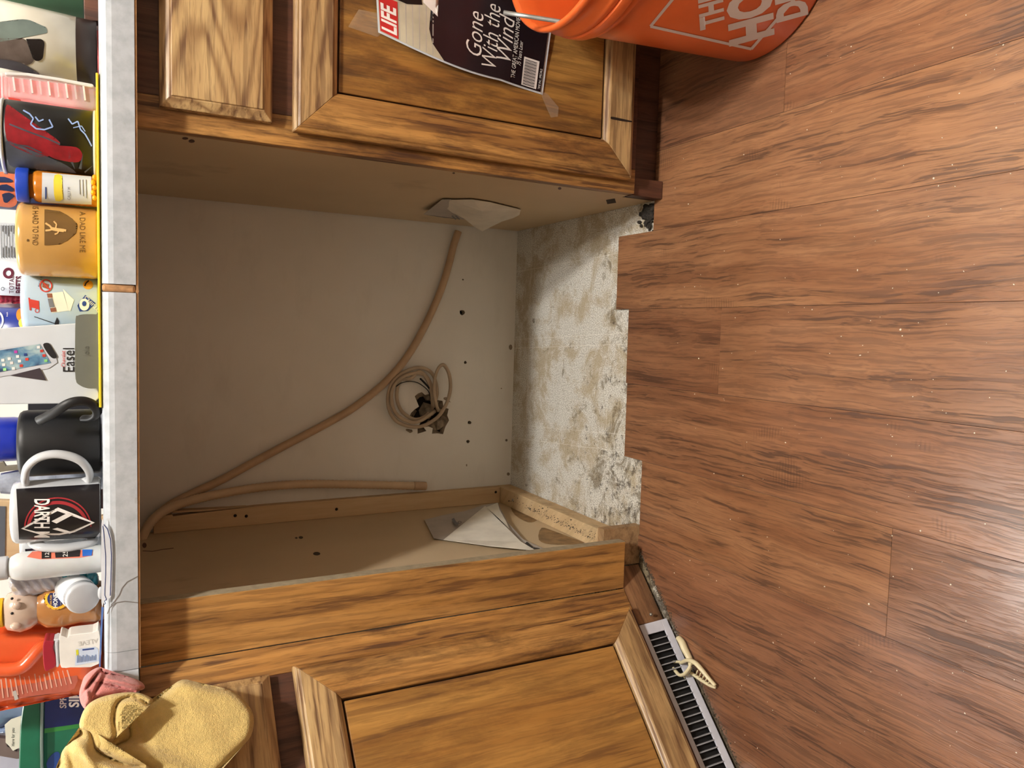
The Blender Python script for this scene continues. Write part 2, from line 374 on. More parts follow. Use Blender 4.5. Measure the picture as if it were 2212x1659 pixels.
def pillow(poly, surf_off, h, R, step, extra=None, bm=None):
    """soft closed lump over an outline: front bulges by h towards the viewer, back stays on the base surface.
       surf_off(px,py,off) -> world point"""
    b2 = grid_fill([poly], step); b2.verts.ensure_lookup_table()
    bm = bm or bmesh.new(); fr = {}; bk = {}
    for v in b2.verts:
        x, y = v.co.x, v.co.y; d = min(edge_dist(x, y, poly) / R, 1.0); g = math.sqrt(max(0, 1 - (1 - d) ** 2))
        e = extra(x, y) * g if extra else 0
        fr[v] = bm.verts.new(surf_off(x, y, h * g + e + 0.0006)); bk[v] = bm.verts.new(surf_off(x, y, -0.0006 - 0.25 * h * g))
    for f in b2.faces:
        bm.faces.new([fr[v] for v in f.verts]); bm.faces.new([bk[v] for v in reversed(f.verts)])
    for e in b2.edges:
        if len(e.link_faces) == 1:
            a, b = e.verts; bm.faces.new((fr[a], fr[b], bk[b], bk[a]))
    b2.free(); return bm
# =================================================================== SETTING
D = 0.56; WB = 0.61; ZT = 0.84; CT = 0.878
struct('floor', bx(-1.6, 2.2, -2.6, D + 0.1, -0.04, 0.0), M_sub)
floor = bpy.data.objects['floor']
# back wall of the bay with the torn hole and screw holes cut through the board
def wall_back():
    bm = bmesh.new(); y = D; T = 0.013
    outer = [Vector((-1.6, y, -0.0)), Vector((2.2, y, 0.0)), Vector((2.2, y, 2.44)), Vector((-1.6, y, 2.44))]
    hole = [(896, 856), (903, 850), (911, 847), (918, 853), (929, 851), (936, 858), (944, 864), (956, 866), (958, 880), (969, 883), (966, 897), (970, 908), (962, 922), (957, 938), (946, 936), (933, 937), (935, 925), (925, 921),
            (915, 923), (921, 931), (912, 934), (902, 937), (902, 924), (908, 914), (897, 907), (884, 902), (888, 892), (896, 884), (905, 878), (901, 868)]
    rings = [[at(px, py, 1, y) for px, py in hole]]
    for cx, cyy, r in ((1005, 783, 3.6), (1014, 913, 4.2), (1011, 954, 3.8), (998, 675, 6.0), (1000, 604, 1.8)):
        rings.append([at(cx + r * math.cos(a) * random.uniform(.8, 1.2), cyy + r * math.sin(a) * random.uniform(.75, 1.15), 1, y) for a in [i * math.pi / 4 for i in range(8)]])
    ed = []
    def loop(P):
        vs = [bm.verts.new(p) for p in P]; ed.extend(bm.edges.new((vs[i], vs[(i + 1) % len(vs)])) for i in range(len(vs))); return vs
    loop(outer); hv = [loop(r) for r in rings]
    bmesh.ops.triangle_fill(bm, use_beauty=True, use_dissolve=False, edges=ed)
    for f in bm.faces:
        if f.normal.y > 0: f.normal_flip()
    w = struct('wall_back', bm, M_wall, smooth='keep')
    b2 = bmesh.new()
    for k, r in enumerate(rings):
        c = sum(r, Vector()) / len(r); n = len(r)
        for sh, yy in ((0.90 if k == 0 else 0.8, T),):
            a = [b2.verts.new(p) for p in r]
            b = [b2.verts.new(c + (p - c) * random.uniform(sh - .14, sh + .04) + Vector((0, yy, 0))) for p in r]
            for i in range(n): b2.faces.new((a[i], a[(i + 1) % n], b[(i + 1) % n], b[i]))
    obj('hole_rim', b2, M_gyps, w)
    b3 = bmesh.new(); c = sum(rings[0], Vector()) / len(rings[0])
    for i in range(26):
        p = c + Vector((random.uniform(-.05, .05), random.uniform(.012, .03), random.uniform(-.05, .05))); s = random.uniform(.008, .02)
        r = bmesh.ops.create_icosphere(b3, subdivisions=1, radius=s, matrix=Matrix.Translation(p)); 
        for v in r['verts']: v.co += Vector(noise.noise_vector(v.co * 90)) * 0.006
    obj('torn_plaster', b3, M_gyps, w, kind='stuff')
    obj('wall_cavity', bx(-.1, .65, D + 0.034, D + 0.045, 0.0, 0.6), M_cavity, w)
wall_back()
struct('ceiling', bx(-1.6, 2.2, -2.6, D, 2.44, 2.48), plain('ceiling_paint', (190, 182, 168), 0.8))
M_room = plain('room_wall_paint', (150, 138, 120), 0.8)
struct('wall_left', bx(-1.64, -1.6, -2.6, D, 0, 2.44), M_room)
struct('wall_right', bx(2.2, 2.24, -2.6, D, 0, 2.44), M_room)
struct('wall_front', bx(-1.6, 2.2, -2.64, -2.6, 0, 2.44), M_room)
# laminate planks -----------------------------------------------------
X0, PW, FZ = 0.2772, 0.1396, 0.0058
def clip(poly, n, c):            # keep n.p <= c
    out = []
    for a, b in zip(poly, poly[1:] + poly[:1]):
        da, db = n[0] * a[0] + n[1] * a[1] - c, n[0] * b[0] + n[1] * b[1] - c
        if da <= 0: out.append(a)
        if (da < 0 < db) or (db < 0 < da): t = da / (da - db); out.append((a[0] + t * (b[0] - a[0]), a[1] + t * (b[1] - a[1])))
    return out
M_edge = plain('laminate_core_edge', (120, 124, 130), 0.6)
def plank(x0, x1, y0, y1, tint, extra=None):
    g = 0.00012; poly = [(x0 + g, y0 + g), (x1 - g, y0 + g), (x1 - g, y1 - g), (x0 + g, y1 - g)]
    if extra: poly = clip(poly, *extra)
    if len(poly) < 3: return
    bm = bmesh.new(); c = Vector((sum(p[0] for p in poly) / len(poly), sum(p[1] for p in poly) / len(poly)))
    lo = [bm.verts.new((p[0], p[1], 0.0004)) for p in poly]; mi = [bm.verts.new((p[0], p[1], FZ - 0.0006)) for p in poly]
    hi = []
    for p in poly:
        v = Vector(p) - c; hi.append(bm.verts.new((c.x + v.x - math.copysign(min(abs(v.x), .0003), v.x), c.y + v.y - math.copysign(min(abs(v.y), .0003), v.y), FZ)))
    n = len(poly); bm.faces.new(hi)
    for A, B in ((lo, mi), (mi, hi)):
        for i in range(n): bm.faces.new((A[i], A[(i + 1) % n], B[(i + 1) % n], B[i]))
    for f in bm.faces:
        if abs(f.normal.z) < 0.1: pass
    o = obj('plank', bm, [M_floor, M_edge], floor, color=tint)
    for p in o.data.polygons:
        if abs(p.normal.z) < 0.3: p.material_index = 1
rows = {  # seam index k: row spans x0-k*p .. x0-(k-1)*p ; list of (end joints), back edge
    -6: ([-.35, -1.4], .028), -5: ([-.9], .028), -4: ([-.55, -1.8], .028), -3: ([-.262, -1.5], .028), -2: ([-1.0], .028), -1: ([-1.3], .133), 0: ([-.155, -1.4], .092), 1: ([-1.1], .088),
    2: ([-.474, -1.7], .033), 3: ([-1.25], .06), 4: ([-.62, -1.9], .06), 5: ([-1.0], .0), 6: ([-.5], .0), 7: ([-1.2], .0), 8: ([-.7], 0.), 9: ([-1.2], 0.), 10: ([-.6], 0.)}
tints = {-3: [(1.0, .97, .95, 1), (.82, .78, .78, 1)], -2: [(1.05, 1.02, .98, 1), (1.12, 1.1, 1.04, 1)], -1: [(1.02, .99, .96, 1), (1.05, 1.03, 1.0, 1)], 0: [(.93, .90, .90, 1), (.80, .74, .73, 1)], 1: [(.9, .85, .84, 1), (.90, .84, .82, 1)],
         2: [(.82, .78, .80, 1), (1.04, 1.0, .95, 1)], 3: [(.92, .86, .86, 1), (.86, .78, .78, 1)], 4: [(.84, .76, .76, 1), (.84, .76, .74, 1)]}
for k, (js, back) in rows.items():
    xa, xb = X0 - k * PW, X0 - (k - 1) * PW
    ys = [-2.6] + sorted(js) + [back]
    for i in range(len(ys) - 1):
        tl = tints.get(k, [(.96, .93, .92, 1), (1, .97, .95, 1)]); t = tl[1] if i == len(ys) - 2 else tl[0]
        ex = None
        if k >= 2: ex = ((-1, 1), 0.059)          # cut along the corner cabinet
        if k == 2 and i == len(ys) - 2: ex = None
        plank(xa, xb, ys[i], ys[i + 1], t, ex)
# =================================================================== RIGHT BASE CABINET
def frame_door(parent, x0, x1, z0, z1, y, rw_s, rw_r, mats, lip=0.006, T=0.019, flip=False, outer='ogee'):
    """mitred frame door in a vertical plane; y is the front face (outer side is -y). returns door object"""
    mv, mh, mp = mats
    door = obj('door', bx(x0 + rw_s + .0028, x1 - rw_s - .0028, y + .0085, y + .0149, z0 + rw_r + .0028, z1 - rw_r - .0028), mp, parent, bevel=.0015, local=True)
    obj('panel_back', bx(x0 + rw_s - .006, x1 - rw_s + .006, y + .0150, y + T, z0 + rw_r - .006, z1 - rw_r + .006), M_groove, door, local=True)  # dark slab puts the groove's shade into the colour
    def rail(name, outr, innr, mat, nout, nin):
        # profile across the member: from outer edge to inner edge (fraction, y)
        prof = [(0.0, y + .0149), (0.0, y + .006), (0.05, y + .0025), (0.11, y + .002), (0.125, y), (0.86, y), (0.90, y + .0015), (0.97, y + .005), (1.0, y + .007), (1.0, y + .0149)]
        bm = bmesh.new(); A = []; B = []
        for f, yy in prof:
            pa = [o_ + (i_ - o_) * f for o_, i_ in zip(outr[0], innr[0])]; pb = [o_ + (i_ - o_) * f for o_, i_ in zip(outr[1], innr[1])]
            A.append(bm.verts.new((pa[0], yy, pa[1]))); B.append(bm.verts.new((pb[0], yy, pb[1])))
        n = len(A)
        for i in range(n): bm.faces.new((A[i], A[(i + 1) % n], B[(i + 1) % n], B[i]))
        bm.faces.new(A[::-1]); bm.faces.new(B)
        return obj(name, bm, mat, door, local=True, bevel=.0007, seg=1)
    e = .0003
    O = [(x0, z0), (x1, z0), (x1, z1), (x0, z1)]; I = [(x0 + rw_s, z0 + rw_r), (x1 - rw_s, z0 + rw_r), (x1 - rw_s, z1 - rw_r), (x0 + rw_s, z1 - rw_r)]
    rail('rail', (O[0], O[1]), (I[0], I[1]), mh, 0, 0); rail('rail', (O[3], O[2]), (I[3], I[2]), mh, 0, 0)
    rail('stile', (O[0], O[3]), (I[0], I[3]), mv, 0, 0); rail('stile', (O[1], O[2]), (I[1], I[2]), mv, 0, 0)
    return door
def drawer_front(parent, x0, x1, z0, z1, y, mat, b=.013, T=.019):
    bm = bmesh.new()
    def ring(dx, yy): return [bm.verts.new(p) for p in ((x0 + dx, yy, z0 + dx), (x1 - dx, yy, z0 + dx), (x1 - dx, yy, z1 - dx), (x0 + dx, yy, z1 - dx))]
    R = [ring(0, y + T), ring(0, y + .009), ring(b - .002, y + .0022), ring(b, y + .0022), ring(b + .0004, y)]
    for A, B in zip(R, R[1:]):
        for i in range(4): bm.faces.new((A[i], A[(i + 1) % 4], B[(i + 1) % 4], B[i]))
    bm.faces.new(R[-1]); bm.faces.new(R[0][::-1])
    return obj('drawer_front', bm, mat, parent, local=True, bevel=.0005, seg=1)
RC = thing('base_cabinet', 'worn golden oak base cabinet right of the empty bay, magazine cover taped on its door', 'cabinet', (WB, 0, 0))
obj('side_panel', bx(WB + .001, WB + .016, .0192, D - .004, .001, ZT - .002), M_side, RC)
XR = 1.10
L = lambda a, b, c, d, e, f: bx(a - WB, b - WB, c, d, e, f)
def fr(name, *a, mat): return obj(name, bx(*a), mat, RC, bevel=.0012)
fr('stile', WB + .001, WB + .042, 0, .019, .071, ZT - .002, mat=M_oak_v)
fr('stile', XR - .041, XR, 0, .019, .071, ZT - .002, mat=M_oak_v)
fr('rail', WB + .042, XR - .041, 0.0003, .019, .795, ZT - .002, mat=M_dark)
fr('rail', WB + .042, XR - .041, 0.0003, .019, .630, .690, mat=M_dark)  # dark brown holds soot and the shade under the drawer
fr('rail', WB + .042, XR - .041, 0.0003, .019, .071, .110, mat=M_dark)
obj('toe_kick', bx(WB + .001, XR, .029, .0185 + .02, .0004, .0705), M_dark, RC, bevel=.001)
obj('toe_kick', bx(WB - .0005, WB + .03, .0055, .0285, .0062, .071), M_dark, RC, bevel=.001)
obj('side_panel', bx(XR - .015, XR, .0192, D - .004, .072, ZT - .002), M_side, RC)
drawer_front(RC, .637 - WB, XR - .02 - WB, .676, .812, -.019, M_oak_dh)
frame_door(RC, .629 - WB, XR - .02 - WB, .089, .649, -.019, .060, .059, (M_oak_v, M_oak_h, M_panelwood))
# =================================================================== LEFT CORNER CABINET
LC = thing('corner_cabinet', 'worn golden oak corner cabinet with angled door, left of the empty bay', 'cabinet', (-.084, 0, 0), math.radians(45))
def lw(name, bm, mat, **k): return obj(name, bm, mat, LC, **k)
# side panel towards the bay, filler board (world-aligned)
lw('side_panel', prism([Vector((-.062, a_, b_)) for a_, b_ in ((.0195, .0615), (.0345, .0615), (.0345, .0850), (.0625, .0850), (.0625, .0005), (D - .004, .0005), (D - .004, ZT - .002), (.0195, ZT - .002))], (.0135, 0, 0)), M_side)
fb = lw('filler_board', bx(-.0835, 0.0, 0.0, .019, .061, ZT - .002), M_orange, bevel=.0008)
lw('board_edge', bx(.0002, .0012, .0008, .0185, .0618, ZT - .003), M_mdf)
for n_, a in (('stile', (-.0415, -.0005, 0, .019, .061, ZT - .002)), ('stile', (-.52, -.479, 0, .019, .061, ZT - .002)), ('rail', (-.479, -.0415, .0003, .019, .795, ZT - .002)),
              ('rail', (-.479, -.0415, .0003, .019, .628, .692)), ('rail', (-.479, -.0415, .0003, .019, .061, .10))):
    obj(n_, bx(*a), M_oak_v if n_ == 'stile' else M_dark, LC, local=True, bevel=.001)  # rails darker than stiles: shade is painted into their brown
drawer_front(LC, -.480, -.0435, .680, .812, -.019, M_dark and M_oak_h)
frame_door(LC, -.480, -.0390, .074, .649, -.019, .057, .0585, (M_oak_v, M_oak_h, M_door_l))
obj('toe_kick', bx(-.070 + .001, .042, .0015, .018, .0062, .0605), M_toe, LC, local=True, bevel=.001)
obj('toe_kick', bx(-.52, -.0695, .009, .025, .0062, .0605), M_toe, LC, local=True, bevel=.001)
# kick block at the end of the cleat
lw('kick_block', bx(-.056, .016, .035, .054, .0006, .084), M_block, bevel=.001)
lw('kick_block', bx(-.049, .012, .0545, .062, .0006, .080), M_pine, bevel=.0006)
# cleats
cl = lw('floor_cleat', bx(-.0482, -.009, .0625, D - .0005, .0006, .037), M_pine_y, bevel=.0012)
# vertical cleat with a split near the top
bm = bmesh.new()
z0, z1 = .0375, .800
pts = [(-.0482, z0), (-.0095, z0), (-.0095, .60), (-.013, .70), (-.0165, .765), (-.0125, .767), (-.0135, z1 - .012), (-.019, z1), (-.0482, z1)]
prism([Vector((x, .541, z)) for x, z in pts], (0, D - .0005 - .541, 0), bm)
prism([Vector((x, .5412, z)) for x, z in [(-.0095, .625), (-.0070, .72), (-.0055, .766), (-.0098, .766), (-.0115, .71)]], (0, D - .0005 - .5412, 0), bm)
vc = lw('wall_cleat', bm, M_pine, bevel=.0008)
def screw(px, py, axis, c, r, parent, mat=None, name='screw', push=.0007):
    p = at(px, py, axis, c); bm = bmesh.new()
    nrm = Vector((0, -1, 0)) if axis == 1 else (Vector((1, 0, 0)) if axis == 0 else Vector((0, 0, 1)))
    q_ = nrm.to_track_quat('Z', 'Y').to_matrix().to_4x4()
    bmesh.ops.create_cone(bm, segments=14, radius1=r, radius2=r * .7, depth=.0016, cap_ends=True, matrix=Matrix.Translation(p + nrm * push) @ q_)
    box(bm, -r * .7, r * .7, -r * .12, r * .12, .0006, .0010, M=Matrix.Translation(p + nrm * push) @ q_)
    return obj(name, bm, mat or M_scr, parent)
M_scr = plain('dark_screw_metal', (52, 44, 36), 0.4, 0.8)
M_zinc = plain('zinc_screw_metal', (150, 144, 132), 0.4, 0.7)
for px, py in ((508, 1114), (532, 1115), (727, 1100), (1071, 1063)): screw(px, py, 1, .541, .0034, vc)
screw(1108, 1080, 2, .037, .004, cl, M_zinc)
# scars on the side panels
for pl, lst in ((LC, [(650, 1161, 5, 3), (684, 1196, 8, 4), (640, 1162, 3, 2)]),):
    [decal('scar', [ell(a, b, c, d, 9)], on_plane(0, -.0483), M_scr, pl) for a, b, c, d in lst]
decal('crack', strip_poly([(308, 1190), (330, 1191), (350, 1187), (375, 1184)], 1.6) + [ell(312, 1178, 5, 6, 8)], on_plane(0, -.0483), M_dark, LC)
for e_ in (ell(400, 299, 7, 3, 8), ell(414, 305, 7, 4, 8), ell(980, 374, 3, 2, 8), ell(1209, 407, 4, 3, 8)): decal('scar', [e_], on_plane(0, WB + .0008), M_dark, RC)
decal('tape_scrap', [[(1309, 432), (1328, 429), (1331, 438), (1312, 441)]], on_plane(0, WB + .0006), M_groove, RC)
decal('scorch_mark', [smooth_poly([(1320, 252), (1332, 254), (1345, 258), (1364, 261), (1364, 264), (1345, 262), (1330, 259), (1320, 257)], 2)], on_plane(1, -.0194), M_groove, RC, step=6)
# white flaky flecks of paint on the oak
w = bpy.data.objects['wall_back']
for e_ in (ell(1103, 750, 4, 6, 7), ell(1098, 1024, 3.4, 3.6, 9), ell(1094, 951, 2.6, 2.8, 9), ell(1083, 839, 1.6, 1.4, 6), ell(1008, 1005, 1.5, 3, 6)): decal('chip', [e_], on_plane(1, D - .0005), M_gyps, w)
# soaked and mouldy patches low on the left panel and the floor cleat
M_stain = plain('water_stain', (142, 112, 74), .6, var=.2, vs=60); M_mould = plain('mould_speck', (84, 74, 58), .9, var=.3, vs=200)
for p_ in (smooth_poly([(1104, 1092), (1130, 1100), (1165, 1112), (1160, 1124), (1140, 1128), (1112, 1112)], 3), smooth_poly([(1170, 1140), (1200, 1150), (1262, 1172), (1240, 1176), (1190, 1176), (1164, 1166)], 3)): decal('stain', [p_], on_plane(0, -.0482), M_stain, LC)
rnd = random.Random(12); mp_ = []
for i in range(210):
    t = rnd.random() ** .7; px = 1098 + 190 * t; py = 1083 + 88 * t - min(24, abs(rnd.gauss(0, 9))) - 1 + rnd.uniform(-1, 1); r_ = rnd.uniform(.35, 1.0) * (1.7 if rnd.random() < .12 else 1); mp_.append(ell(px, py, r_ * 1.3, r_, 6))
decal('mould', mp_, on_plane(2, .0373), M_mould, LC, step=60, kind='stuff')
# =================================================================== VENT REGISTER
VR = thing('floor_vent', 'white metal toe kick air register with black slots under the corner cabinet', 'vent', (-.084, 0, 0), math.radians(45))
M_vent = plain('chipped_white_enamel', (204, 204, 214), 0.4, var=0.06, vs=40)
M_slat = plain('vent_slat_metal', (150, 150, 154), 0.45, var=0.1)
va, vb = -.338, -.070
def vb_(name, x0, x1, z0, z1, y0, y1, mat):     # register leans: top towards the cabinet
    bm = bx(x0, x1, y0, y1, z0, z1)
    for v in bm.verts: v.co.y += -.013 + v.co.z * .19
    return obj(name, bm, mat, VR, local=True, bevel=.0008, seg=2)
vb_('frame', va, vb, .0064, .0185, .0035, .0065, M_vent); vb_('frame', va, vb, .052, .062, .0035, .0065, M_vent)
vb_('frame', va, va + .019, .0186, .0519, .0035, .0065, M_vent); vb_('frame', vb - .019, vb, .0186, .0519, .0035, .0065, M_vent)
NS = 21
for i in range(1, NS):
    x = va + .019 + (vb - va - .038) * i / NS
    bm = bx(-.0008, .0008, .0, .0042, .0187, .0518, M=None)
    for v in bm.verts: v.co.x += x + (v.co.y) * .35; v.co.y += .0032 - .013 + v.co.z * .19
    obj('louver', bm, M_slat, VR, local=True)
vb_('duct_back', va + .004, vb - .004, .0075, .060, .0125, .0135, M_black)
for px, py in ((1406, 1327),):
    p = at45(px, py, .008); bm = bmesh.new(); bmesh.ops.create_uvsphere(bm, u_segments=12, v_segments=6, radius=.003, matrix=Matrix.Translation(p) @ Matrix.Diagonal((1, 1, 1, 1)))
    obj('screw', bm, M_zinc, VR)
# grime in the gap between planks and kick
def rubble(name, label, spots, mat, seed=1, cat='debris'):
    rnd = random.Random(seed); bm = bmesh.new()
    for p, s in spots:
        M = Matrix.Translation(p) @ Matrix.Rotation(rnd.uniform(0, 3), 4, 'Z') @ Matrix.Diagonal((s * rnd.uniform(.6, 1.5), s * rnd.uniform(.6, 1.5), s * rnd.uniform(.4, .9), 1))
        bmesh.ops.create_icosphere(bm, subdivisions=1, radius=1, matrix=M)
    o = obj(name, bm, mat, kind='stuff'); o['label'] = label; o['category'] = cat; return o
M_grime = plain('grey_brown_grime', (86, 74, 60), 0.95, var=0.3, vs=200)
M_grimed = plain('dark_grime', (44, 38, 32), 0.95, var=0.3, vs=200)
M_crumb = plain('pale_crumb', (222, 214, 196), 0.8)
rnd = random.Random(3); sp = []
for i in range(1500):
    s = rnd.uniform(-.36, .06); t = rnd.gauss(0, .0035); p = Vector((-.084, 0, 0)) + Vector((S2, S2, 0)) * s + N45 * (.0185 + t); 
    if p.y > .036: continue
    sp.append((Vector((p.x, p.y, .004 + rnd.uniform(0, .002))), rnd.uniform(.0005, .0017)))
rubble('grime', 'crumbly grey grime packed in the gap along the white vent', sp, M_grime, 4)
sp = [(Vector((rnd.gauss(.585, .012), rnd.gauss(.045, .013), rnd.uniform(.0, .006))), rnd.uniform(.002, .007)) for i in range(70)]
sp = [(Vector((min(p.x, .603), max(p.y, .034), p.z)), s) for p, s in sp]
rubble('wet_rot', 'dark rotten clump at the front foot of the right cabinet side', sp, M_grimed, 6)
sp = []
for i in range(210):
    px, py = rnd.uniform(1440, 2200), rnd.uniform(20, 1640); p = at(px, py, 2, FZ)
    if p.x - p.y < -.05: continue
    sp.append((p + Vector((0, 0, .0004)), rnd.uniform(.0003, .0009) * (1.6 if rnd.random() < .1 else 1)))
rubble('crumbs', 'tiny pale crumbs scattered over the brown plank floor', sp, M_crumb, 8)
# screw head in the underlay board, end caps on the floor notches
screw(1153, 693, 2, 0.0, .0055, floor, M_zinc, push=.0008)
# =================================================================== COUNTERTOP
CTR = thing('countertop', 'white marble-look laminate countertop spanning the empty bay', 'countertop', (.3, 0, ZT))
def prof_strip(a, b, nrm, name='edge_strip'):
    """rounded front edge strip from a to b (xy), outward normal nrm; face lies on the a-b line"""
    pr = [(0.0, .0), (0, .0), (0, .024), (-.0015, .030), (-.005, .035), (-.011, .0375), (-.0135, .0378), (-.0135, .0)]
    bm = bmesh.new(); A = [bm.verts.new((a[0] + nrm[0] * o_, a[1] + nrm[1] * o_, ZT + z)) for o_, z in pr[1:]]; B = [bm.verts.new((b[0] + nrm[0] * o_, b[1] + nrm[1] * o_, ZT + z)) for o_, z in pr[1:]]
    n = len(A); bm.faces.new(A); bm.faces.new(B[::-1])
    for i in range(n): bm.faces.new((A[i], B[i], B[(i + 1) % n], A[(i + 1) % n]))
    return obj(name, bm, M_ctr, CTR, smooth=False)
YF = -.035
poly = [(1.5, YF + .0136), (-.0644 - .0, YF + .0136), (-.60, -.557), (-1.3, -.557), (-1.3, D - .001), (1.5, D - .001)]
obj('slab', prism([Vector((x, y, ZT + .0002)) for x, y in poly], (0, 0, .0376)), [M_ctr, M_sub_br], CTR)
prof_strip((.4125, YF), (1.5, YF), (0, -1)); prof_strip((-.045, YF), (.4025, YF), (0, -1))
prof_strip((-.070, YF), (-.0455, YF), (0, -1))
prof_strip((-.60, -.565), (-.0705, YF - .0003), (S2, -S2))
M_gap = plain('brown_glue_gap', (176, 132, 90), 0.85, var=0.2, vs=120)
obj('seam', prof_gap := bx(.4026, .4124, YF + .0015, YF + .0135, ZT + .0004, ZT + .0365), M_gap, CTR, bevel=.003)
obj('underside_batten', bx(-.07, 1.5, YF + .001, YF + .012, ZT - .0025, ZT - .0002), M_sub_br, CTR)
# thin grey lines across the laminate edge
M_edge_line = plain('grey_edge_line', (120, 114, 110), 0.6)
for pl in ([(298, 1245), (275, 1257), (264, 1270), (258, 1285), (247, 1300), (240, 1308)], [(298, 1302), (270, 1299), (252, 1302), (238, 1312), (232, 1326)]):
    decal('edge_line', strip_poly(pl, 2.2), on_plane(1, YF - .0003), M_edge_line, CTR)
# dirt marks
decal('chip', [ell(1536 / 5.18, 629, 4, 4, 8)], on_plane(1, YF - .0004), M_sub_br, CTR)
# =================================================================== LOOSE THINGS IN AND AROUND THE BAY
M_hose = plain('beige_plastic_hose', (190, 160, 128), 0.45, var=0.06)
M_hosec = plain('corrugated_drain_hose', (204, 178, 146), 0.5, var=0.05)
def wallpts(l, off): return [at(px, py, 1, D - (o_ if isinstance(o_, float) else off)) for px, py, o_ in [(p + (None,))[:3] for p in l]]
hp = spline([at(px, py, 1, D - .0092) for px, py in [(1000, 494) if 0 else (990, 500), (980, 530), (970, 570), (952, 628), (920, 700), (880, 770), (832, 826), (765, 880), (700, 918), (620, 960), (540, 1003), (480, 1036), (420, 1064), (372, 1088), (340, 1112)]], 5)
bm = tube(hp, .0084, 14); tag(obj('water_hose', bm, M_hose, smooth=True), 'smooth beige hose arcing diagonally across the back wall of the empty bay', 'hose')
hp = spline([at(px, py, 1, D - .016 - e) for px, py, e in [(300, 1200, .03), (312, 1150, .03), (345, 1110, .02), (400, 1085, .012), (470, 1068, .006), (560, 1053, .004), (650, 1046, .002), (740, 1046, .002), (830, 1048, .004), (920, 1050, .004)]], 20)
dh = thing('drain_hose', 'ribbed beige drain hose hanging down in the left back corner of the bay', 'hose', tuple(hp[-1]))
nrib = len(hp) - 6
obj('ribbed_tube', tube(hp[:-6], .0095, 14, rf=lambda i, N: 1.0 if i % 2 else 0.9), M_hosec, dh, smooth=True)
obj('end_cuff', tube(hp[-7:], .0098, 14), M_hose, dh, smooth=True, bevel=.001)
M_cable = plain('dusty_white_cable', (176, 156, 132), 0.55, var=0.08)
cb = thing('cable_coil', 'coiled dusty white electric cable hanging out of the torn wall hole', 'cable', tuple(at(905, 870, 1, D)))
def coil(pts, name='cable_loop', fl=(.0024, .0042), mat=None, y0=.012, y1=.03):
    n = len(pts); P = spline([at(p[0], p[1], 1, D - (p[2] if len(p) > 2 else y0 + (y1 - y0) * i / (n - 1))) for i, p in enumerate(pts)], 8)
    return obj(name, tube(P, 0, 10, flat=fl), mat or M_cable, cb, smooth=True)
coil([(936, 880, -.01), (944, 850), (938, 815), (922, 798), (898, 795), (870, 806), (848, 826), (838, 856), (841, 886), (856, 909), (880, 920), (905, 922), (930, 912), (950, 896), (966, 868), (973, 838), (970, 808), (959, 789), (948, 794), (940, 815), (938, 845), (943, 875), (947, 887, .004)])
coil([(936, 872, .0), (934, 840), (922, 815), (905, 806), (880, 810), (858, 824), (846, 848), (849, 880), (862, 900), (888, 912), (910, 908), (928, 896), (940, 888, .006)], y0=.018, y1=.024)
coil([(934, 884, -.005), (934, 868, .016), (930, 838), (918, 812), (904, 803), (886, 818), (864, 822), (857, 858), (868, 888), (892, 905), (912, 903), (926, 893, .01)], y0=.022, y1=.014)
coil([(930, 862, .0), (926, 846, .02), (914, 834, .022), (900, 826, .024), (884, 824, .024), (868, 827, .022), (855, 835, .02)], 'dark_wire', (.0011, .0011), M_black)
coil([(931, 850, .0), (928, 840, .018), (918, 828, .022), (908, 818, .024)], 'dark_wire', (.0032, .0022), M_black)
# folded papers stuck to the two side panels -------------------------
def sheet3(name, pts, mat, parent, th=.0006, sub=None):
    bm = bmesh.new(); bm.faces.new([bm.verts.new(p) for p in pts]); bmesh.ops.triangulate(bm, faces=bm.faces)
    return obj(name, bm, mat, parent, solid=th)
XP = -.0485
P0 = lambda px, py, o_: at(px, py, 0, XP + o_)
p1 = thing('folded_paper', 'torn folded white paper stuck on the left side of the empty bay', 'paper', tuple(at(1100, 1187, 0, XP)))
sheet3('back_sheet', [P0(917, 1123, .004), P0(960, 1112, .006), P0(1005, 1104, .010), P0(1040, 1092, .012), P0(1075, 1086, .014), P0(1082, 1100, .012), P0(1098, 1130, .009), P0(1130, 1165, .006), P0(1178, 1187, .003), P0(1150, 1190, .003), P0(960, 1166, .003), P0(937, 1163, .003)], M_paperg, p1)
sheet3('front_fold', [P0(958, 1166, .006), P0(1048, 1093, .020), P0(1074, 1120, .018), P0(1098, 1143, .015), P0(1125, 1170, .010), P0(1157, 1189, .006), P0(1060, 1180, .009)], M_paper, p1)
sheet3('torn_edge', [P0(1050, 1096, .018), P0(1075, 1086, .017), P0(1079, 1101, .016), P0(1094, 1128, .013), P0(1100, 1142, .012), P0(1078, 1120, .016)], M_paper, p1)
decal('print', strip_poly([(1136, 1172), (1150, 1184)], 6) + strip_poly([(1152, 1184), (1166, 1186)], 4), on_plane(0, XP + .0068), M_ink, p1)
decal('print', strip_poly([(978, 1120), (984, 1130), (990, 1133)], 6), on_plane(0, XP + .0105), M_grey, p1)
text('0', (997, 1131), (0, -12), (-12, 0), on_plane(0, XP + .0120), M_ink, p1)
XQ = WB + .001
Q0 = lambda px, py, o_: at(px, py, 0, XQ - o_)
p2 = thing('folded_paper', 'crumpled white paper stuck on the right side of the empty bay', 'paper', tuple(at(1050, 480, 0, XQ)))
sheet3('back_sheet', [Q0(915, 463, .010), Q0(935, 447, .006), Q0(955, 431, .003), Q0(975, 431, .003), Q0(1000, 452, .006), Q0(1003, 474, .009), Q0(962, 471, .012)], M_paperg, p2)
bm = bmesh.new()
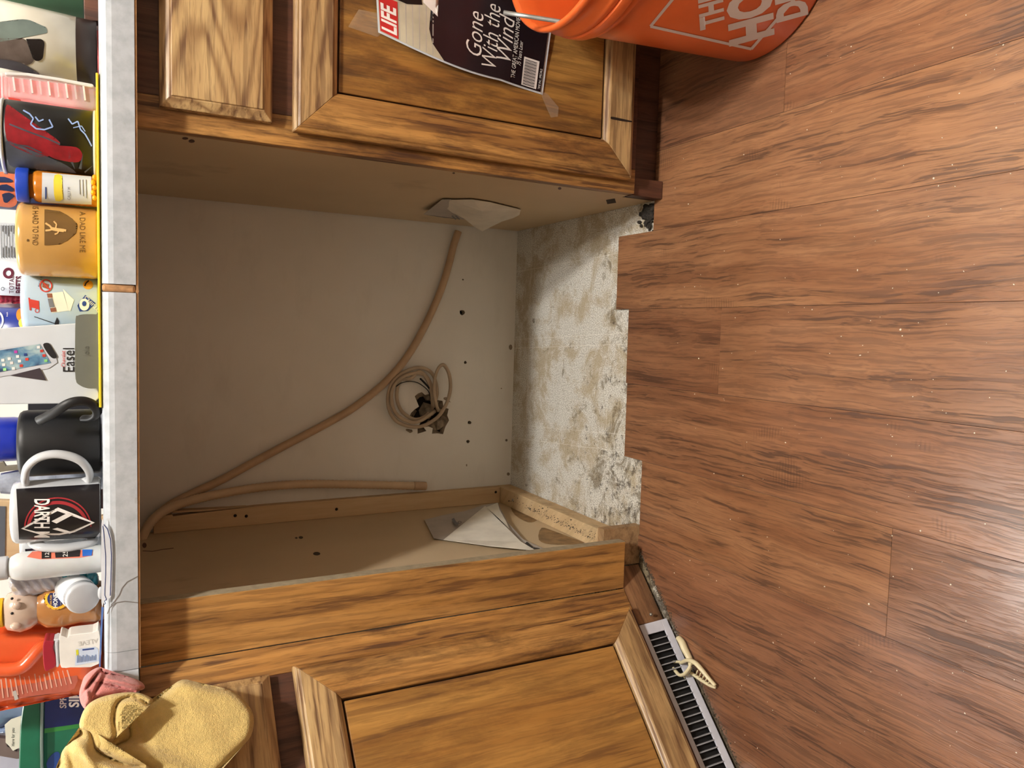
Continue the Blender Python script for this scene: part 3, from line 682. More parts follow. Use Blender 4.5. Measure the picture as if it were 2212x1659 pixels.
ctr_ = [Q0(1040, 455, .014)]; ring_ = [Q0(958, 445, .004), Q0(970, 432, .003), Q0(1020, 431, .003), Q0(1060, 437, .003), Q0(1125, 453, .003), Q0(1122, 464, .006), Q0(1108, 471, .010), Q0(1085, 478, .014), Q0(1062, 489, .018), Q0(1042, 500, .022), Q0(1025, 490, .020), Q0(1003, 472, .016), Q0(978, 460, .010)]
c_ = bm.verts.new(ctr_[0]); rv = [bm.verts.new(p) for p in ring_]
for i in range(len(rv)): bm.faces.new((c_, rv[i], rv[(i + 1) % len(rv)]))
obj('front_fold', bm, plain('dusty_paper', (214, 206, 192), 0.7, var=0.05), p2, solid=.0006)
decal('print', strip_poly([(976, 466), (985, 474)], 3) + strip_poly([(984, 466), (993, 474)], 3), on_plane(0, XQ - .0150), M_grey, p2)
# magazine cover on the door -----------------------------------------
YM = -.0105
mag = thing('magazine_cover', 'dark magazine cover with a white title and barcode taped to the right cabinet door', 'magazine', tuple(at(1172, 205, 1, YM)))
TL, TR, BL, BR = (817, 70), (800, -230), (1172, 205), (1212, -95)
def magmap(u, v):          # u right, v down (0..1) -> px,py ; the left edge sags
    x = (1 - v) * ((1 - u) * TL[0] + u * TR[0]) + v * ((1 - u) * BL[0] + u * BR[0]); y = (1 - v) * ((1 - u) * TL[1] + u * TR[1]) + v * ((1 - u) * BL[1] + u * BR[1])
    y += (1 - u) * (14 * math.sin(math.pi * min(1, v * 1.35)) - 4 * math.sin(2 * math.pi * v)); return x, y
def magsurf(u, v, o_=0.0): 
    x, y = magmap(u, v); lift = .004 + .010 * (1 - u) ** 2 * math.sin(math.pi * min(1, v * 1.1)) + .0015 * math.sin(9 * u + 4 * v)
    return at(x, y, 1, YM - lift - o_)
def magpoly(name, polys, mat, o_=.0004, step=.03):
    bm = grid_fill(polys, step)
    for v in bm.verts: v.co = magsurf(v.co.x, v.co.y, o_)
    return obj(name, bm, mat, mag, smooth='keep')
def magtext(body, u, v, su, sv, mat, shear=0., o_=.0012, bold=0., ang=0.0):
    c, s = math.cos(ang), math.sin(ang)
    return text(body, (u, v), (su * c, su * s * 1.0), (sv * s, -sv * c), lambda a, b: magsurf(a, b, o_), mat, mag, shear=shear, bold=bold, step=.03)
bm = grid_fill([[(0, 0), (1, 0), (1, 1), (0, 1)]], .03)
for v in bm.verts: v.co = magsurf(v.co.x, v.co.y, -.0012)
obj('cover_sheet', bm, M_whitem, mag, solid=.0005, solid_off=0)
M_navyblk = plain('cover_black', (24, 21, 26), 0.25, var=0.1); M_suit = plain('cover_dark_suit', (34, 29, 33), 0.28, var=0.2, vs=20)
M_skin = plain('cover_skin_tone', (198, 150, 124), 0.3); M_colm = plain('cover_columns', (190, 182, 158), 0.3, var=0.1); M_red = plain('cover_red', (190, 46, 44), 0.25)
M_hair = plain('cover_hair', (24, 18, 18), 0.3); M_white2 = plain('cover_white_print', (236, 230, 224), 0.3)
magpoly('print', [[(.015, .01), (.985, .01), (.985, .985), (.015, .985)]], M_navyblk, .0003)
magpoly('print', [[(.015, .01), (.62, .01), (.52, .10), (.45, .20), (.40, .34), (.30, .34), (.20, .30), (.13, .34), (.015, .42)]], M_colm, .0005)
for i in range(6): magpoly('print', [[(.02, .13 + i * .04), (.36, .13 + i * .04), (.36, .135 + i * .04), (.02, .135 + i * .04)]], M_paperg, .0006)
magpoly('print', [[(.015, .40), (.10, .33), (.19, .31), (.30, .36), (.40, .36), (.52, .33), (.62, .38), (.75, .42), (.985, .50), (.985, .8), (.015, .8)]], M_suit, .0006)
magpoly('print', [ell(.52, .13, .15, .14, 20)], M_hair, .0007)                     # head turned away: hair, cheek, collar
magpoly('print', [smooth_poly([(.40, .10), (.46, .09), (.52, .12), (.60, .10), (.68, .14), (.70, .22), (.64, .28), (.55, .30), (.47, .26), (.42, .2)], 3)], M_skin, .0009)
magpoly('print', [smooth_poly([(.43, .13), (.47, .125), (.49, .16), (.46, .20), (.43, .18)], 3)], plain('cover_ear', (170, 116, 94), .3), .0011)
magpoly('print', [[(.36, .275), (.56, .285), (.55, .365), (.40, .345), (.30, .36)]], M_white2, .0010)
magpoly('print', [[(.30, .06), (.40, .02), (.44, .12), (.42, .26), (.34, .27), (.30, .18)]], M_hair, .0010)
magpoly('print', [ell(.80 + .05 * math.cos(a), .26 + .035 * math.sin(a), .016, .01, 6) for a in [k * .9 for k in range(7)]], M_white2, .0010)
magpoly('title_box', [[(.02, .014), (.285, .014), (.285, .124), (.02, .124)]], M_red, .0011)
magtext('LIFE', .035, .112, .115, .125, M_white2, bold=.03, o_=.0015)
magtext('Gone', .11, .620, .140, .135, M_white2, shear=.25, bold=-.006)
magtext('With the', .055, .712, .125, .130, M_white2, shear=.25, bold=-.006)
magtext('Wind', .125, .795, .145, .130, M_white2, shear=.25, bold=-.006)
magtext('THE GREAT AMERICAN MOVIE', .05, .826, .0315, .034, M_white2)
magtext('75 Years Later', .15, .853, .029, .032, M_white2, shear=.2)
magpoly('barcode', [[(.025, .868), (.225, .868), (.225, .958), (.025, .958)]], M_white2, .0013)
magpoly('barcode_bars', [[(.033 + i * .0072, .876), (.033 + i * .0072 + (.0028 if i % 3 else .0048), .876), (.033 + i * .0072 + (.0028 if i % 3 else .0048), .945), (.033 + i * .0072, .945)] for i in range(25)], M_ink, .0017)
magtext('TIME INC. SPECIALS', .03, .980, .017, .018, M_white2)
M_tape = plain('clear_tape', (206, 184, 160), 0.12, alpha=0.30, coat=1.0)
M_tape.node_tree.nodes['Principled BSDF'].inputs['Alpha'].default_value = 0.28
def tape(poly, y, label):
    bm = grid_fill([poly], 12)
    for v in bm.verts: v.co = at(v.co.x, v.co.y, 1, y - .001 - .0010 * abs(math.sin(v.co.x * .21 + v.co.y * .3)))
    tag(obj('tape', bm, M_tape, smooth='keep'), label, 'tape')
tape([(752, 58), (775, 20), (832, 32), (838, 62), (815, 80)], YM - .0005, 'clear tape at the upper left corner of the magazine cover')
tape([(1166, 196), (1182, 202), (1207, 232), (1205, 252), (1190, 254), (1176, 222)], YM - .0005, 'clear tape at the lower left corner of the magazine cover')
# orange bucket -------------------------------------------------------
BX, BY = .9165, -.213
bk = thing('bucket', 'orange plastic bucket with white square logo standing against the right cabinet', 'bucket', (BX, BY, FZ))
M_orb = plain('orange_plastic', (216, 98, 44), 0.33, var=0.03, coat=0.15)
bz = FZ + .0003
prof = [(0, .004), (.122, .004), (.1275, 0), (.1305, .006), (.1445, .262), (.1447, .285), (.150, .290), (.1515, .300), (.1475, .304), (.1470, .316), (.1535, .320), (.1545, .331), (.1490, .335), (.1490, .353), (.1535, .356), (.1560, .361), (.1545, .367), (.1505, .368), (.1465, .362), (.1430, .33), (.1405, .262), (.127, .012), (.12, .009), (0, .009)]
prof = [(r, z * .957) for r, z in prof]
obj('body', lathe(prof, (BX, BY, bz), 96), M_orb, bk, smooth=True)
rim = obj('rim_band', lathe([(.1470, .287), (.1550, .290), (.1555, .304), (.1470, .306)], (BX, BY, bz), 96), M_orb, bk, smooth=True, bevel=.0008)
bs = on_cone(BX, BY, .1305, bz + .00574, .1445, bz + .2507, .0005)
M_logo = plain('pale_print', (206, 190, 184), 0.45, var=0.02)
decal('logo_outline', strip_poly([(1470, -22), (1405, 57), (1623, 106), (1730, -18)], 6), bs, M_logo, bk, step=6)
# stencil letters: rows run away from the viewer around the bucket
def btext(b, org, w, h, rows=None, bold=.04): return text(b, org, w, h, bs, M_logo, bk, 'logo_lettering', step=6, bold=bold)
btext('HO', (1667, 78), (-4, -70), (-125, 34), bold=.05)
btext('THE', (1563, 52), (-3, -42), (-70, 19), bold=.04)
btext('DE', (1742, 34), (-4, -52), (-88, 24), bold=.05)
M_rod = plain('galvanised_rod', (170, 172, 170), 0.35, 0.7)
a = at(1088, 27, 1, -.165); b = at(1207, 46, 1, -.205)
obj('bail_wire', tube([a, (a + b) / 2, b, b + (b - a) * .10], .0028, 10), M_rod, bk, smooth=True)
# bag clip ------------------------------------------------------------
ck = thing('bag_clip', 'cream plastic bag clip lying open on the white floor vent', 'clip', tuple(at(1490, 1435, 2, .006)))
M_clip = plain('cream_plastic', (226, 214, 176), 0.35, var=0.04)
def clp(pts, name, fl, z): 
    P = spline([at(p[0], p[1], 2, p[2] if len(p) > 2 else z) for p in pts], 8); return obj(name, tube(P, 0, 12, flat=fl, rf=lambda i, N: .75 + .25 * math.sin(math.pi * min(1, (i + 2) / N * 1.15))), M_clip, ck, smooth=True)
clp([(1465, 1377), (1472, 1386), (1480, 1404), (1490, 1424), (1492, 1436)], 'jaw', (.0050, .0066), .016)
clp([(1470, 1432, .021), (1486, 1426, .023), (1502, 1432, .023), (1516, 1447, .021), (1530, 1464, .018), (1545, 1481, .016)], 'jaw', (.0034, .0044), .02)
clp([(1490, 1452, .010), (1505, 1462, .010), (1520, 1472, .010), (1536, 1482, .010), (1545, 1485, .011)], 'jaw', (.0030, .0034), .01)
bm = bmesh.new()
for t in [.12, .28, .44, .6, .76]:
    p, q_ = at(1502 + 40 * t, 1444 + 36 * t, 2, .017), at(1498 + 42 * t, 1456 + 28 * t, 2, .011); tube([p, (p + q_) / 2, q_], .0011, 6, bm)
obj('teeth', bm, M_clip, ck, smooth=True)
clp([(1492, 1432, .024), (1488, 1444, .028), (1478, 1456, .03), (1468, 1458, .03), (1458, 1448, .028), (1450, 1436, .024), (1456, 1430, .022), (1470, 1430, .022)], 'spring_loop', (.0028, .0034), .025)
clp([(1450, 1438, .018), (1446, 1452, .016), (1450, 1466, .014), (1460, 1474, .014), (1474, 1468, .014), (1486, 1454, .016), (1492, 1442, .018)], 'spring_loop', (.0028, .0034), .015)
# =================================================================== THINGS ON THE COUNTER
Z0 = CT + .0004
def cyl(pxa, pxb, pya, pyb, y):
    """centre x, radius, top z of an upright round thing seen between these image edges, axis at depth y"""
    pm = (pxa + pxb) / 2; a = at(pm, pya, 1, y); b = at(pm, pyb, 1, y); return (a.x + b.x) / 2, abs(a.x - b.x) / 2 * .985, at(pxa, (pya + pyb) / 2, 1, y).z
def handle(name, cx, cyy, r, ang, zlo, zhi, out, th, mat, parent, wide=1.35, pts=None):
    d = Vector((math.cos(ang), math.sin(ang), 0)); c = Vector((cx, cyy, 0)); h = zhi - zlo
    P = pts or [(-.004, .92), (.35, 1.0), (.8, .86), (1.0, .55), (.9, .25), (.5, .04), (-.004, .05)]
    P = [c + d * (r + out * a) + Vector((0, 0, zlo + h * b)) for a, b in P]
    return obj(name, tube(spline(P, 8), 0, 14, flat=(th * wide, th)), mat, parent, smooth=True)
def mug(label, pxa, pxb, pya, pyb, y, mat, hang=None, hout=.03, hth=.005, hz=(.16, .86), inner=None, group=None, hpts=None):
    cx, r, zt = cyl(pxa, pxb, pya, pyb, y); h = zt - Z0
    t = thing('mug', label, 'mug', (cx, y, Z0), group=group)
    w = .0035
    # upside down: rim on the counter, rounded foot on top
    prof = [(r - w, .0), (r - w * .4, -.0), (r, .0025), (r, h * .9), (r * .985, h * .95), (r * .93, h * .985), (r * .84, h), (r * .80, h), (r * .78, h - .003), (0, h - .003)]
    inn = [(r - w, .0), (r - w, h * .9), (r * .8, h * .95), (0, h * .95)]
    bm = lathe(prof, (cx, y, Z0), 64); lathe(inn, (cx, y, Z0), 64, bm)
    obj('body', bm, mat, t, smooth=True)
    if hang is not None: handle('handle', cx, y, r, hang, Z0 + h * hz[0], Z0 + h * hz[1], hout, hth, mat, t, pts=hpts)
    return t, on_cone(cx, y, r, Z0, r, zt, .0004), (cx, r, zt)
UP, RT = (-1, 0), (0, -1)
def ut(b, org, s, surf, mat, par, flip=False, asp=1.0, **k):
    """upright lettering (or flipped by 180 degrees for cups standing on their rims)"""
    sg = -1 if flip else 1
    return text(b, org, (0, -s * sg * asp), (-s * sg, 0), surf, mat, par, **k)
# yellow folder under the row
yl = obj('yellow_folder', prism([at(0, py, 2, Z0) if 0 else Vector((x, y, CT + .0002)) for x, y, py in ((.66, -.028, 0), (.262, -.028, 0), (.262, .14, 0), (.66, .14, 0))], (0, 0, .0028)), plain('yellow_card', (236, 208, 44), 0.5), bevel=.0008)
tag(yl, 'thin yellow folder lying flat under the upturned mugs', 'folder')
Z0 = CT + .0034
# tan mug
M_tan = plain('tan_glaze', (196, 150, 84), 0.22, var=0.05, vs=20, coat=0.5); M_brn = plain('brown_print', (104, 76, 38), 0.4)
t, sf, g = mug('upturned tan mug with brown forest print and lettering', 40, 213, 442, 600, .035, M_tan)
ut('A DAD LIKE ME', (172, 457), 18, sf, M_brn, t, flip=True, asp=.72, step=5)
ut('IS HARD TO FIND', (70, 444), 18, sf, M_brn, t, flip=True, asp=.60, step=5)
tr = [(96, 452)]; rnd = random.Random(2)
yy = 454
for k in range(19):
    pk = 104 + 62 * math.sin(math.pi * min(1, max(.06, (yy - 446) / 88))) ** .8
    tr += [(pk - 14 - 5 * rnd.random(), yy), (pk + 3 * rnd.random(), yy + 2)]; yy += 4
tr += [(104, 530), (96, 530)]
decal('print', [tr], sf, M_brn, t, step=6)
sfig = on_cone(g[0], .035, g[1], Z0, g[1], g[2], .0009)
decal('print', [q_ for pl, w_ in (([(98, 482), (108, 488), (112, 494), (126, 497)], 4), ([(98, 498), (108, 497), (114, 494)], 4), ([(112, 494), (122, 496), (138, 498)], 7), ([(120, 494), (122, 484), (116, 478)], 3), ([(128, 497), (124, 504), (118, 506)], 3), ([(136, 497), (143, 498)], 5)) for q_ in strip_poly(pl, w_)], sfig, plain('figure_tan', (216, 172, 110), .4), t, step=6)
decal('print', [ell(60, 519, 2.6, 3, 10)], sf, M_brn, t)
# light blue mug behind it
M_lb = plain('pale_blue_glaze', (176, 196, 212), 0.2, var=0.02, coat=0.5)
t, sf, g = mug('upturned pale blue mug covered with small town icons', 50, 212, 585, 722, .076, M_lb)
s2 = on_cone(g[0], .076, g[1], Z0, g[1], g[2], .0008)
M_ired = plain('icon_red', (196, 62, 50), .4); M_inavy = plain('icon_navy', (36, 62, 122), .4); M_icr = plain('icon_cream', (226, 222, 204), .4); M_iyel = plain('icon_amber', (214, 152, 48), .4); M_ibr = plain('icon_brown', (140, 84, 62), .4)
def ring_(cx, cyy, a, w, n=24): 
    o_ = ell(cx, cyy, a, a, n); i_ = ell(cx, cyy, a - w, a - w, n); return [[o_[k], o_[(k + 1) % n], i_[(k + 1) % n], i_[k]] for k in range(n)]
decal('icon', ring_(99, 617, 14, 2.6), s2, M_ired, t); decal('icon', [[(92, 610), (106, 614), (104, 625), (91, 620)]], sf, M_ibr, t)
decal('icon', strip_poly([(90, 607), (109, 627)], 2.4), s2, M_ired, t)
decal('icon', [[(64, 646), (84, 650), (85, 668), (66, 664)], [(61, 643), (64, 643), (68, 671), (64, 670)]] + ring_(80, 671, 5, 1.5, 12), sf, M_ired, t)
decal('icon', [[(136, 624), (160, 648), (152, 672), (148, 671)], [(102, 634), (136, 630), (148, 671), (112, 676)]], sf, M_icr, t)
decal('icon', [[(101, 634), (112, 634), (113, 643), (103, 643)], [(108, 666), (120, 664), (122, 673), (110, 674)]], s2, M_ibr, t)
decal('icon', [[(103, 645), (113, 644), (118, 663), (107, 664)]], s2, M_grey, t)
decal('icon', [smooth_poly([(167, 660), (184, 637), (207, 655), (190, 672), (172, 673)], 1)], sf, M_inavy, t); decal('icon', [ell(182, 658, 11, 13, 16)], s2, M_icr, t)
decal('icon', [ell(182, 656, 5, 6, 8)], on_cone(g[0], .076, g[1], Z0, g[1], g[2], .0011), M_inavy, t)
text('CHILTON', (186, 638), (9, 9.5), (-7, 7), s2, M_icr, t, step=5)
decal('icon', [ell(190, 615, 11, 10, 14)], sf, M_iyel, t); decal('icon', strip_poly([(183, 618), (186, 611), (192, 606)], 3), s2, M_ink, t)
decal('icon', strip_poly([(74, 684), (118, 699)], 1.6) + [[(118, 698), (123, 685), (128, 694), (127, 702), (118, 702)]], sf, M_ink, t)
text('NO CELL PHONES', (85, 620), (-0.0 + 2.2, -7.5), (-5, -2), sf, M_ink, t, step=5)
# black mug with big handle
M_bm = plain('black_matte_glaze', (22, 22, 24), 0.5, var=0.05)
hp_ = [(-.004, .22), (.30, .62), (.62, .80)]
t, sf, g = mug('large upturned matte black mug with a looped handle', 42, 214, 884, 1026, .06, M_bm)
P = [at(px, py, 1, y) for px, py, y in [(84, 909, -.004), (96, 903, -.012), (118, 891, -.022), (140, 876, -.030), (160, 868, -.032), (182, 867, -.030), (200, 874, -.026), (209, 886, -.020), (208, 896, -.014), (198, 903, -.006), (180, 904, .004)]]
obj('handle', tube(spline(P, 8), 0, 14, flat=(.0042, .0058)), M_bm, t, smooth=True)
# white mug with black wrap print
M_wm = plain('white_glaze', (194, 196, 199), 0.16, var=0.01, coat=0.6)
t, sf, g = mug('upturned white mug with black wrap print and red ring emblem', 27, 214, 1034, 1167, .03, M_wm, hang=None)
P = [at(px, py, 1, y) for px, py, y in [(56, 1046, .02), (54, 1030, .012), (60, 1008, .006), (82, 989, .002), (115, 981, 0), (150, 985, 0), (176, 997, .002), (192, 1018, .008), (192, 1036, .018), (180, 1042, .024)]]
obj('handle', tube(spline(P, 8), 0, 14, flat=(.0068, .0046)), M_wm, t, smooth=True)
M_wrap = plain('black_wrap_print', (20, 16, 20), 0.3, var=0.15, vs=40, coat=0.15); M_rr = plain('ring_red', (150, 40, 46), .3)
s1 = sf; s2 = on_cone(g[0], .03, g[1], Z0, g[1], g[2], .0008); s3 = on_cone(g[0], .03, g[1], Z0, g[1], g[2], .0012); s4 = on_cone(g[0], .03, g[1], Z0, g[1], g[2], .0016)
wp = [(35, 1056), (215, 1045), (216, 1150), (205, 1163), (120, 1165.5), (41, 1165.5)]
decal('print', [wp], s1, M_wrap, t, step=4)
def arc(cx, cyy, a, b, w, a0, a1, n=28): 
    o_ = ell(cx, cyy, a, b, n, a0, a1); i_ = ell(cx, cyy, a - w, b - w, n, a0, a1); return [[o_[k], o_[k + 1], i_[k + 1], i_[k]] for k in range(n)]
decal('print', arc(125, 1140, 73, 66, 3.0, -178, -2) + arc(125, 1140, 67, 58, 7, -178, -6), s2, M_rr, t, step=4)
dm = [(45, 1142), (90, 1118), (125, 1096), (165, 1112), (205, 1129), (160, 1150), (128, 1156), (90, 1156)]
decal('print', [dm], s3, M_white2, t, step=4)
decal('print', [[(52, 1142), (92, 1122), (124, 1104), (160, 1117), (197, 1129), (158, 1146), (128, 1152), (92, 1152)]], s4, M_wrap, t, step=4)
s5 = on_cone(g[0], .03, g[1], Z0, g[1], g[2], .0020); s6 = on_cone(g[0], .03, g[1], Z0, g[1], g[2], .0024)
decal('print', [[(111, 1126), (146, 1108), (156, 1113), (122, 1131)], [(113, 1143), (124, 1140), (158, 1150), (150, 1153)]], s5, M_white2, t, step=4)
ut('DARTH M', (75, 1077), 46, s6, M_white2, t, flip=True, asp=.42, step=4, bold=.02)
# second white mug behind
t, sf, g = mug('white mug with dark purple print half hidden behind the wrapped mug', 45, 214, 1128, 1202, .085, M_wm)
P = [at(px, py, 1, y) for px, py, y in [(72, 1160, .04), (74, 1172, .025), (90, 1181, .014), (125, 1184, .010), (160, 1181, .012), (195, 1172, .02), (200, 1160, .035)]]
obj('handle', tube(spline(P, 8), 0, 14, flat=(.0050, .0075)), M_wm, t, smooth=True)
decal('print', [[(54, 1186), (212, 1176), (213, 1192), (56, 1200)]], sf, plain('purple_print', (44, 26, 44), .3, var=.5, vs=80), t, step=4)
# printed black cup
M_blk = plain('black_print_glaze', (12, 12, 15), 0.45)
cx, r, zt = cyl(8, 208, 228, 384, .03); t = thing('cup', 'upturned black printed cup with red drapery shapes and a white rim', 'cup', (cx, .03, Z0)); h = zt - Z0
obj('body', lathe([(r - .003, 0), (r, .001), (r, h - .004), (r - .004, h - .002), (r - .008, h - .001), (0, h - .001)], (cx, .03, Z0), 64), M_blk, t, smooth=True)
obj('rim', lathe([(r - .002, h - .0035), (r + .0012, h - .003), (r + .0015, h), (r - .003, h + .001), (r - .008, h - .0005)], (cx, .03, Z0), 64), M_wm, t, smooth=True)
obj('rim', lathe([(r - .002, .0), (r + .0012, .0005), (r + .0012, .003), (r, .0035)], (cx, .03, Z0), 64), plain('cream_rim', (222, 214, 190), .3), t, smooth=True)
sa = on_cone(cx, .03, r, Z0, r, zt, .0004); sb = on_cone(cx, .03, r, Z0, r, zt, .0008); sc_ = on_cone(cx, .03, r, Z0, r, zt, .0012)
M_cr = plain('print_crimson', (134, 22, 32), .35, var=.2, vs=60); M_slt = plain('print_slate', (66, 70, 80), .4, var=.2); M_ice = plain('print_ice_blue', (140, 164, 214), .35)
decal('print', [smooth_poly([(12, 232), (26, 232), (50, 262), (90, 286), (130, 308), (100, 340), (50, 326), (14, 300)], 3)], sa, M_cr, t, step=4)
decal('print', strip_poly([(20, 268), (60, 284), (104, 300), (130, 312)], 3.4) + strip_poly([(30, 312), (60, 316), (90, 330)], 3) + strip_poly([(150, 326), (150, 342)], 4), sb, M_slt, t, step=4)
decal('print', [smooth_poly([(14, 305), (50, 322), (90, 345), (130, 350), (165, 374), (120, 366), (60, 362), (20, 356)], 3)], sa, M_slt, t, step=4)
decal('print', [smooth_poly([(96, 314), (130, 316), (165, 318), (178, 334), (170, 350), (140, 348), (108, 338)], 3)], sb, M_cr, t, step=4)
decal('print', strip_poly([(50, 238), (64, 246), (72, 256), (66, 268), (78, 278), (96, 280), (114, 274), (106, 258)], 3.2) + strip_poly([(76, 252), (84, 262), (94, 258)], 3), sb, M_ice, t, step=4)
decal('print', strip_poly([(147, 256), (156, 268), (168, 262), (174, 280), (184, 290), (192, 304), (198, 316)], 3) + strip_poly([(158, 276), (176, 272), (184, 284)], 2), sb, M_ice, t, step=4)
decal('print', [[(152, 350), (158, 350), (162, 366)], [(180, 330), (176, 366), (170, 364)], [(202, 356), (184, 374), (182, 371)]], sc_, M_slt, t, step=4)
# helmet print tumbler, shown as abstract grey shapes
M_tum = plain('tumbler_print_sky', (206, 200, 184), 0.2, var=0.08, vs=18, coat=0.6); M_clearb = plain('dark_clear_plastic', (42, 28, 22), 0.4)
cx, r, zt = cyl(-60, 208, 18, 172, .075); t = thing('tumbler', 'insulated tumbler with pale wrap print and dark clear bottom', 'tumbler', (cx, .075, Z0)); h = zt - Z0
obj('body', lathe([(0, .0), (r * .93, .0), (r * .95, .03 * 0 + .022), (r * .95, .0225)], (cx, .075, Z0), 64), M_clearb, t, smooth=True)
obj('sleeve', lathe([(r * .95, .0222), (r * .96, .0225), (r * 1.08, h), (0, h)], (cx, .075, Z0), 64), M_tum, t, smooth=True)
sa = on_cone(cx, .075, r * .96, Z0 + .0225, r * 1.08, zt, .0005); sb = on_cone(cx, .075, r * .96, Z0 + .0225, r * 1.08, zt, .0010)
decal('print', [smooth_poly([(14, 52), (40, 42), (66, 44), (84, 54), (98, 58), (102, 68), (96, 72), (78, 64), (66, 76), (40, 82), (14, 88), (-20, 88), (-20, 50)], 3)], sa, plain('print_grey_green', (104, 116, 110), .3, var=.15), t, step=5)
decal('print', [smooth_poly([(-20, 86), (24, 88), (48, 82), (62, 96), (76, 112), (72, 132), (60, 140), (40, 138), (-20, 130)], 3)], sa, plain('print_brown_grey', (96, 84, 78), .3, var=.2, vs=60), t, step=5)
decal('print', [smooth_poly([(56, 84), (72, 96), (86, 84), (96, 92), (94, 108), (92, 126), (80, 132), (70, 124), (66, 104)], 3)], sb, M_hair, t, step=5)
decal('print', [smooth_poly([(-20, 128), (20, 130), (50, 138), (70, 150), (86, 161), (60, 158), (20, 148), (-20, 142)], 3)], sb, plain('print_slate_band', (70, 68, 74), .3), t, step=5)
# clear ribbed container
M_clear = plain('clear_plastic', (236, 232, 232), 0.06, alpha=0.30, coat=1.0, var=0.0)
M_clear.node_tree.nodes['Principled BSDF'].inputs['Alpha'].default_value = 0.26
M_clearw = plain('clear_plastic_edge', (232, 226, 222), 0.1, alpha=0.85, coat=1.0)
t = thing('clear_case', 'clear ribbed plastic case standing between tumbler and black cup', 'case', tuple(at(210, 205, 1, .05)))
obj('shell', prism_img([(8, 158), (60, 160), (130, 171), (206, 184), (211, 230), (204, 238), (130, 228), (60, 214), (8, 208)], .05, .05), M_clear, t, bevel=.003)
obj('top_ridge', prism_img([(10, 155), (60, 157), (130, 168), (200, 181), (203, 186), (198, 189), (130, 175), (60, 164), (12, 162)], .046, .006), M_clearw, t, bevel=.001)
for i in range(9): obj('rib', prism_img([(26 + i * 19, 166 + i * 2.4), (30 + i * 19, 166 + i * 2.4), (34 + i * 19, 196 + i * 2.6), (30 + i * 19, 196 + i * 2.6)], .047, .003), M_clear if i % 2 else M_clearw, t)
obj('red_clip', prism_img([(16, 209), (44, 214), (46, 221), (16, 217)], .046, .02), M_ired, t, bevel=.001)
obj('corner_cap', prism_img([(0, 154), (10, 156), (12, 212), (2, 212)], .047, .05), M_clear, t, bevel=.002)
# rulers/cards lying behind: salmon sheet, dark green tin, wooden piece
tag(obj('salmon_box', prism_img([(-60, -40), (140, -40), (140, 250), (140, 330), (-60, 350)], .20, .03, fl=140), plain('salmon_card', (222, 104, 104), .6), bevel=.002), 'salmon pink box standing behind the tumbler and black cup', 'box')
cx, r, zt = cyl(-60, 184, -110, 38, .135)
tn = thing('tin', 'dark green round tin at the right end of the counter', 'tin', (cx, .135, CT)); obj('body', lathe([(0, .018), (r, .018), (r, zt - CT), (0, zt - CT)], (cx, .135, CT), 64), plain('dark_green_paint', (62, 92, 70), .4), tn, smooth=True, bevel=.002)
obj('base', lathe([(0, 0), (r * .97, 0), (r * .97, .0178), (0, .0178)], (cx, .135, CT), 48), M_dark, tn, smooth=True)
tag(obj('wooden_block', prism_img([(180, -20), (208, -20), (208, 44), (182, 44)], .058, .02, fl=200), M_dark, bevel=.001), 'dark brown wooden block under the green tin', 'block')
# pill bottle, amber with blue cap
def bottle(name, label, cat, c, prof_, mat, n=48): t = thing(name, label, cat, c); obj('body', lathe(prof_, c, n), mat, t, smooth=True); return t
cx, r, zt = cyl(36, 208, 372, 441, .012); h = zt - Z0
M_amb = plain('amber_plastic', (206, 122, 24), 0.15, coat=0.8, var=0.05); M_amb.node_tree.nodes['Principled BSDF'].inputs['Transmission Weight'].default_value = 0.25
t = bottle('pill_bottle', 'amber pill bottle with bright blue cap and pharmacy label', 'bottle', (cx, .012, Z0), [(0, 0), (r * .94, 0), (r, .002), (r, h * .74), (r * .93, h * .78), (r * .80, h * .80), (r * .80, h * .86), (0, h * .86)], M_amb)
bm = lathe([(r * .82, h * .84), (r * 1.06, h * .84), (r * 1.08, h * .87), (r * 1.05, h * .99), (r * .98, h), (0, h)], (cx, .012, Z0), 60)
obj('cap', bm, plain('blue_plastic', (28, 62, 168), .35), t, smooth=True, bevel=.0006)
sa = on_cone(cx, .012, r, Z0, r, zt, .0004); sb = on_cone(cx, .012, r, Z0, r, zt, .0008)
decal('label', [[(91, 372.5), (197, 381), (198, 442), (90, 438)]], sa, M_whitem, t, step=4)
decal('print', [smooth_poly([(118, 378), (134, 380), (132, 410), (136, 430), (120, 434), (116, 405)], 2)], sb, M_iyel if 0 else plain('label_yellow', (226, 202, 60), .5), t, step=4)
text('CALLY M', (152, 432), (0, -7), (-9, 0), sb, M_grey, t, step=4)
for i in range(3): decal('print', strip_poly([(172 + i * 7, 388), (173 + i * 7, 420 + 4 * i)], 1.6), sb, M_grey, t, step=4)
decal('print', strip_poly([(99, 430), (99, 404)], 3), sb, M_inavy, t, step=4)
M_pill = plain('orange_pill', (246, 160, 24), .4)
for i in range(5):
    p = at(204 - (i % 2) * 3, 384 + i * 11, 1, .012 - r * .86); bm = bmesh.new(); bmesh.ops.create_uvsphere(bm, u_segments=10, v_segments=6, radius=1, matrix=Matrix.Translation(p + Vector((0, -.0028, 0))) @ Matrix.Diagonal((.0035, .0022, .0025, 1)))
    obj('pill', bm, M_pill, t, smooth=True)
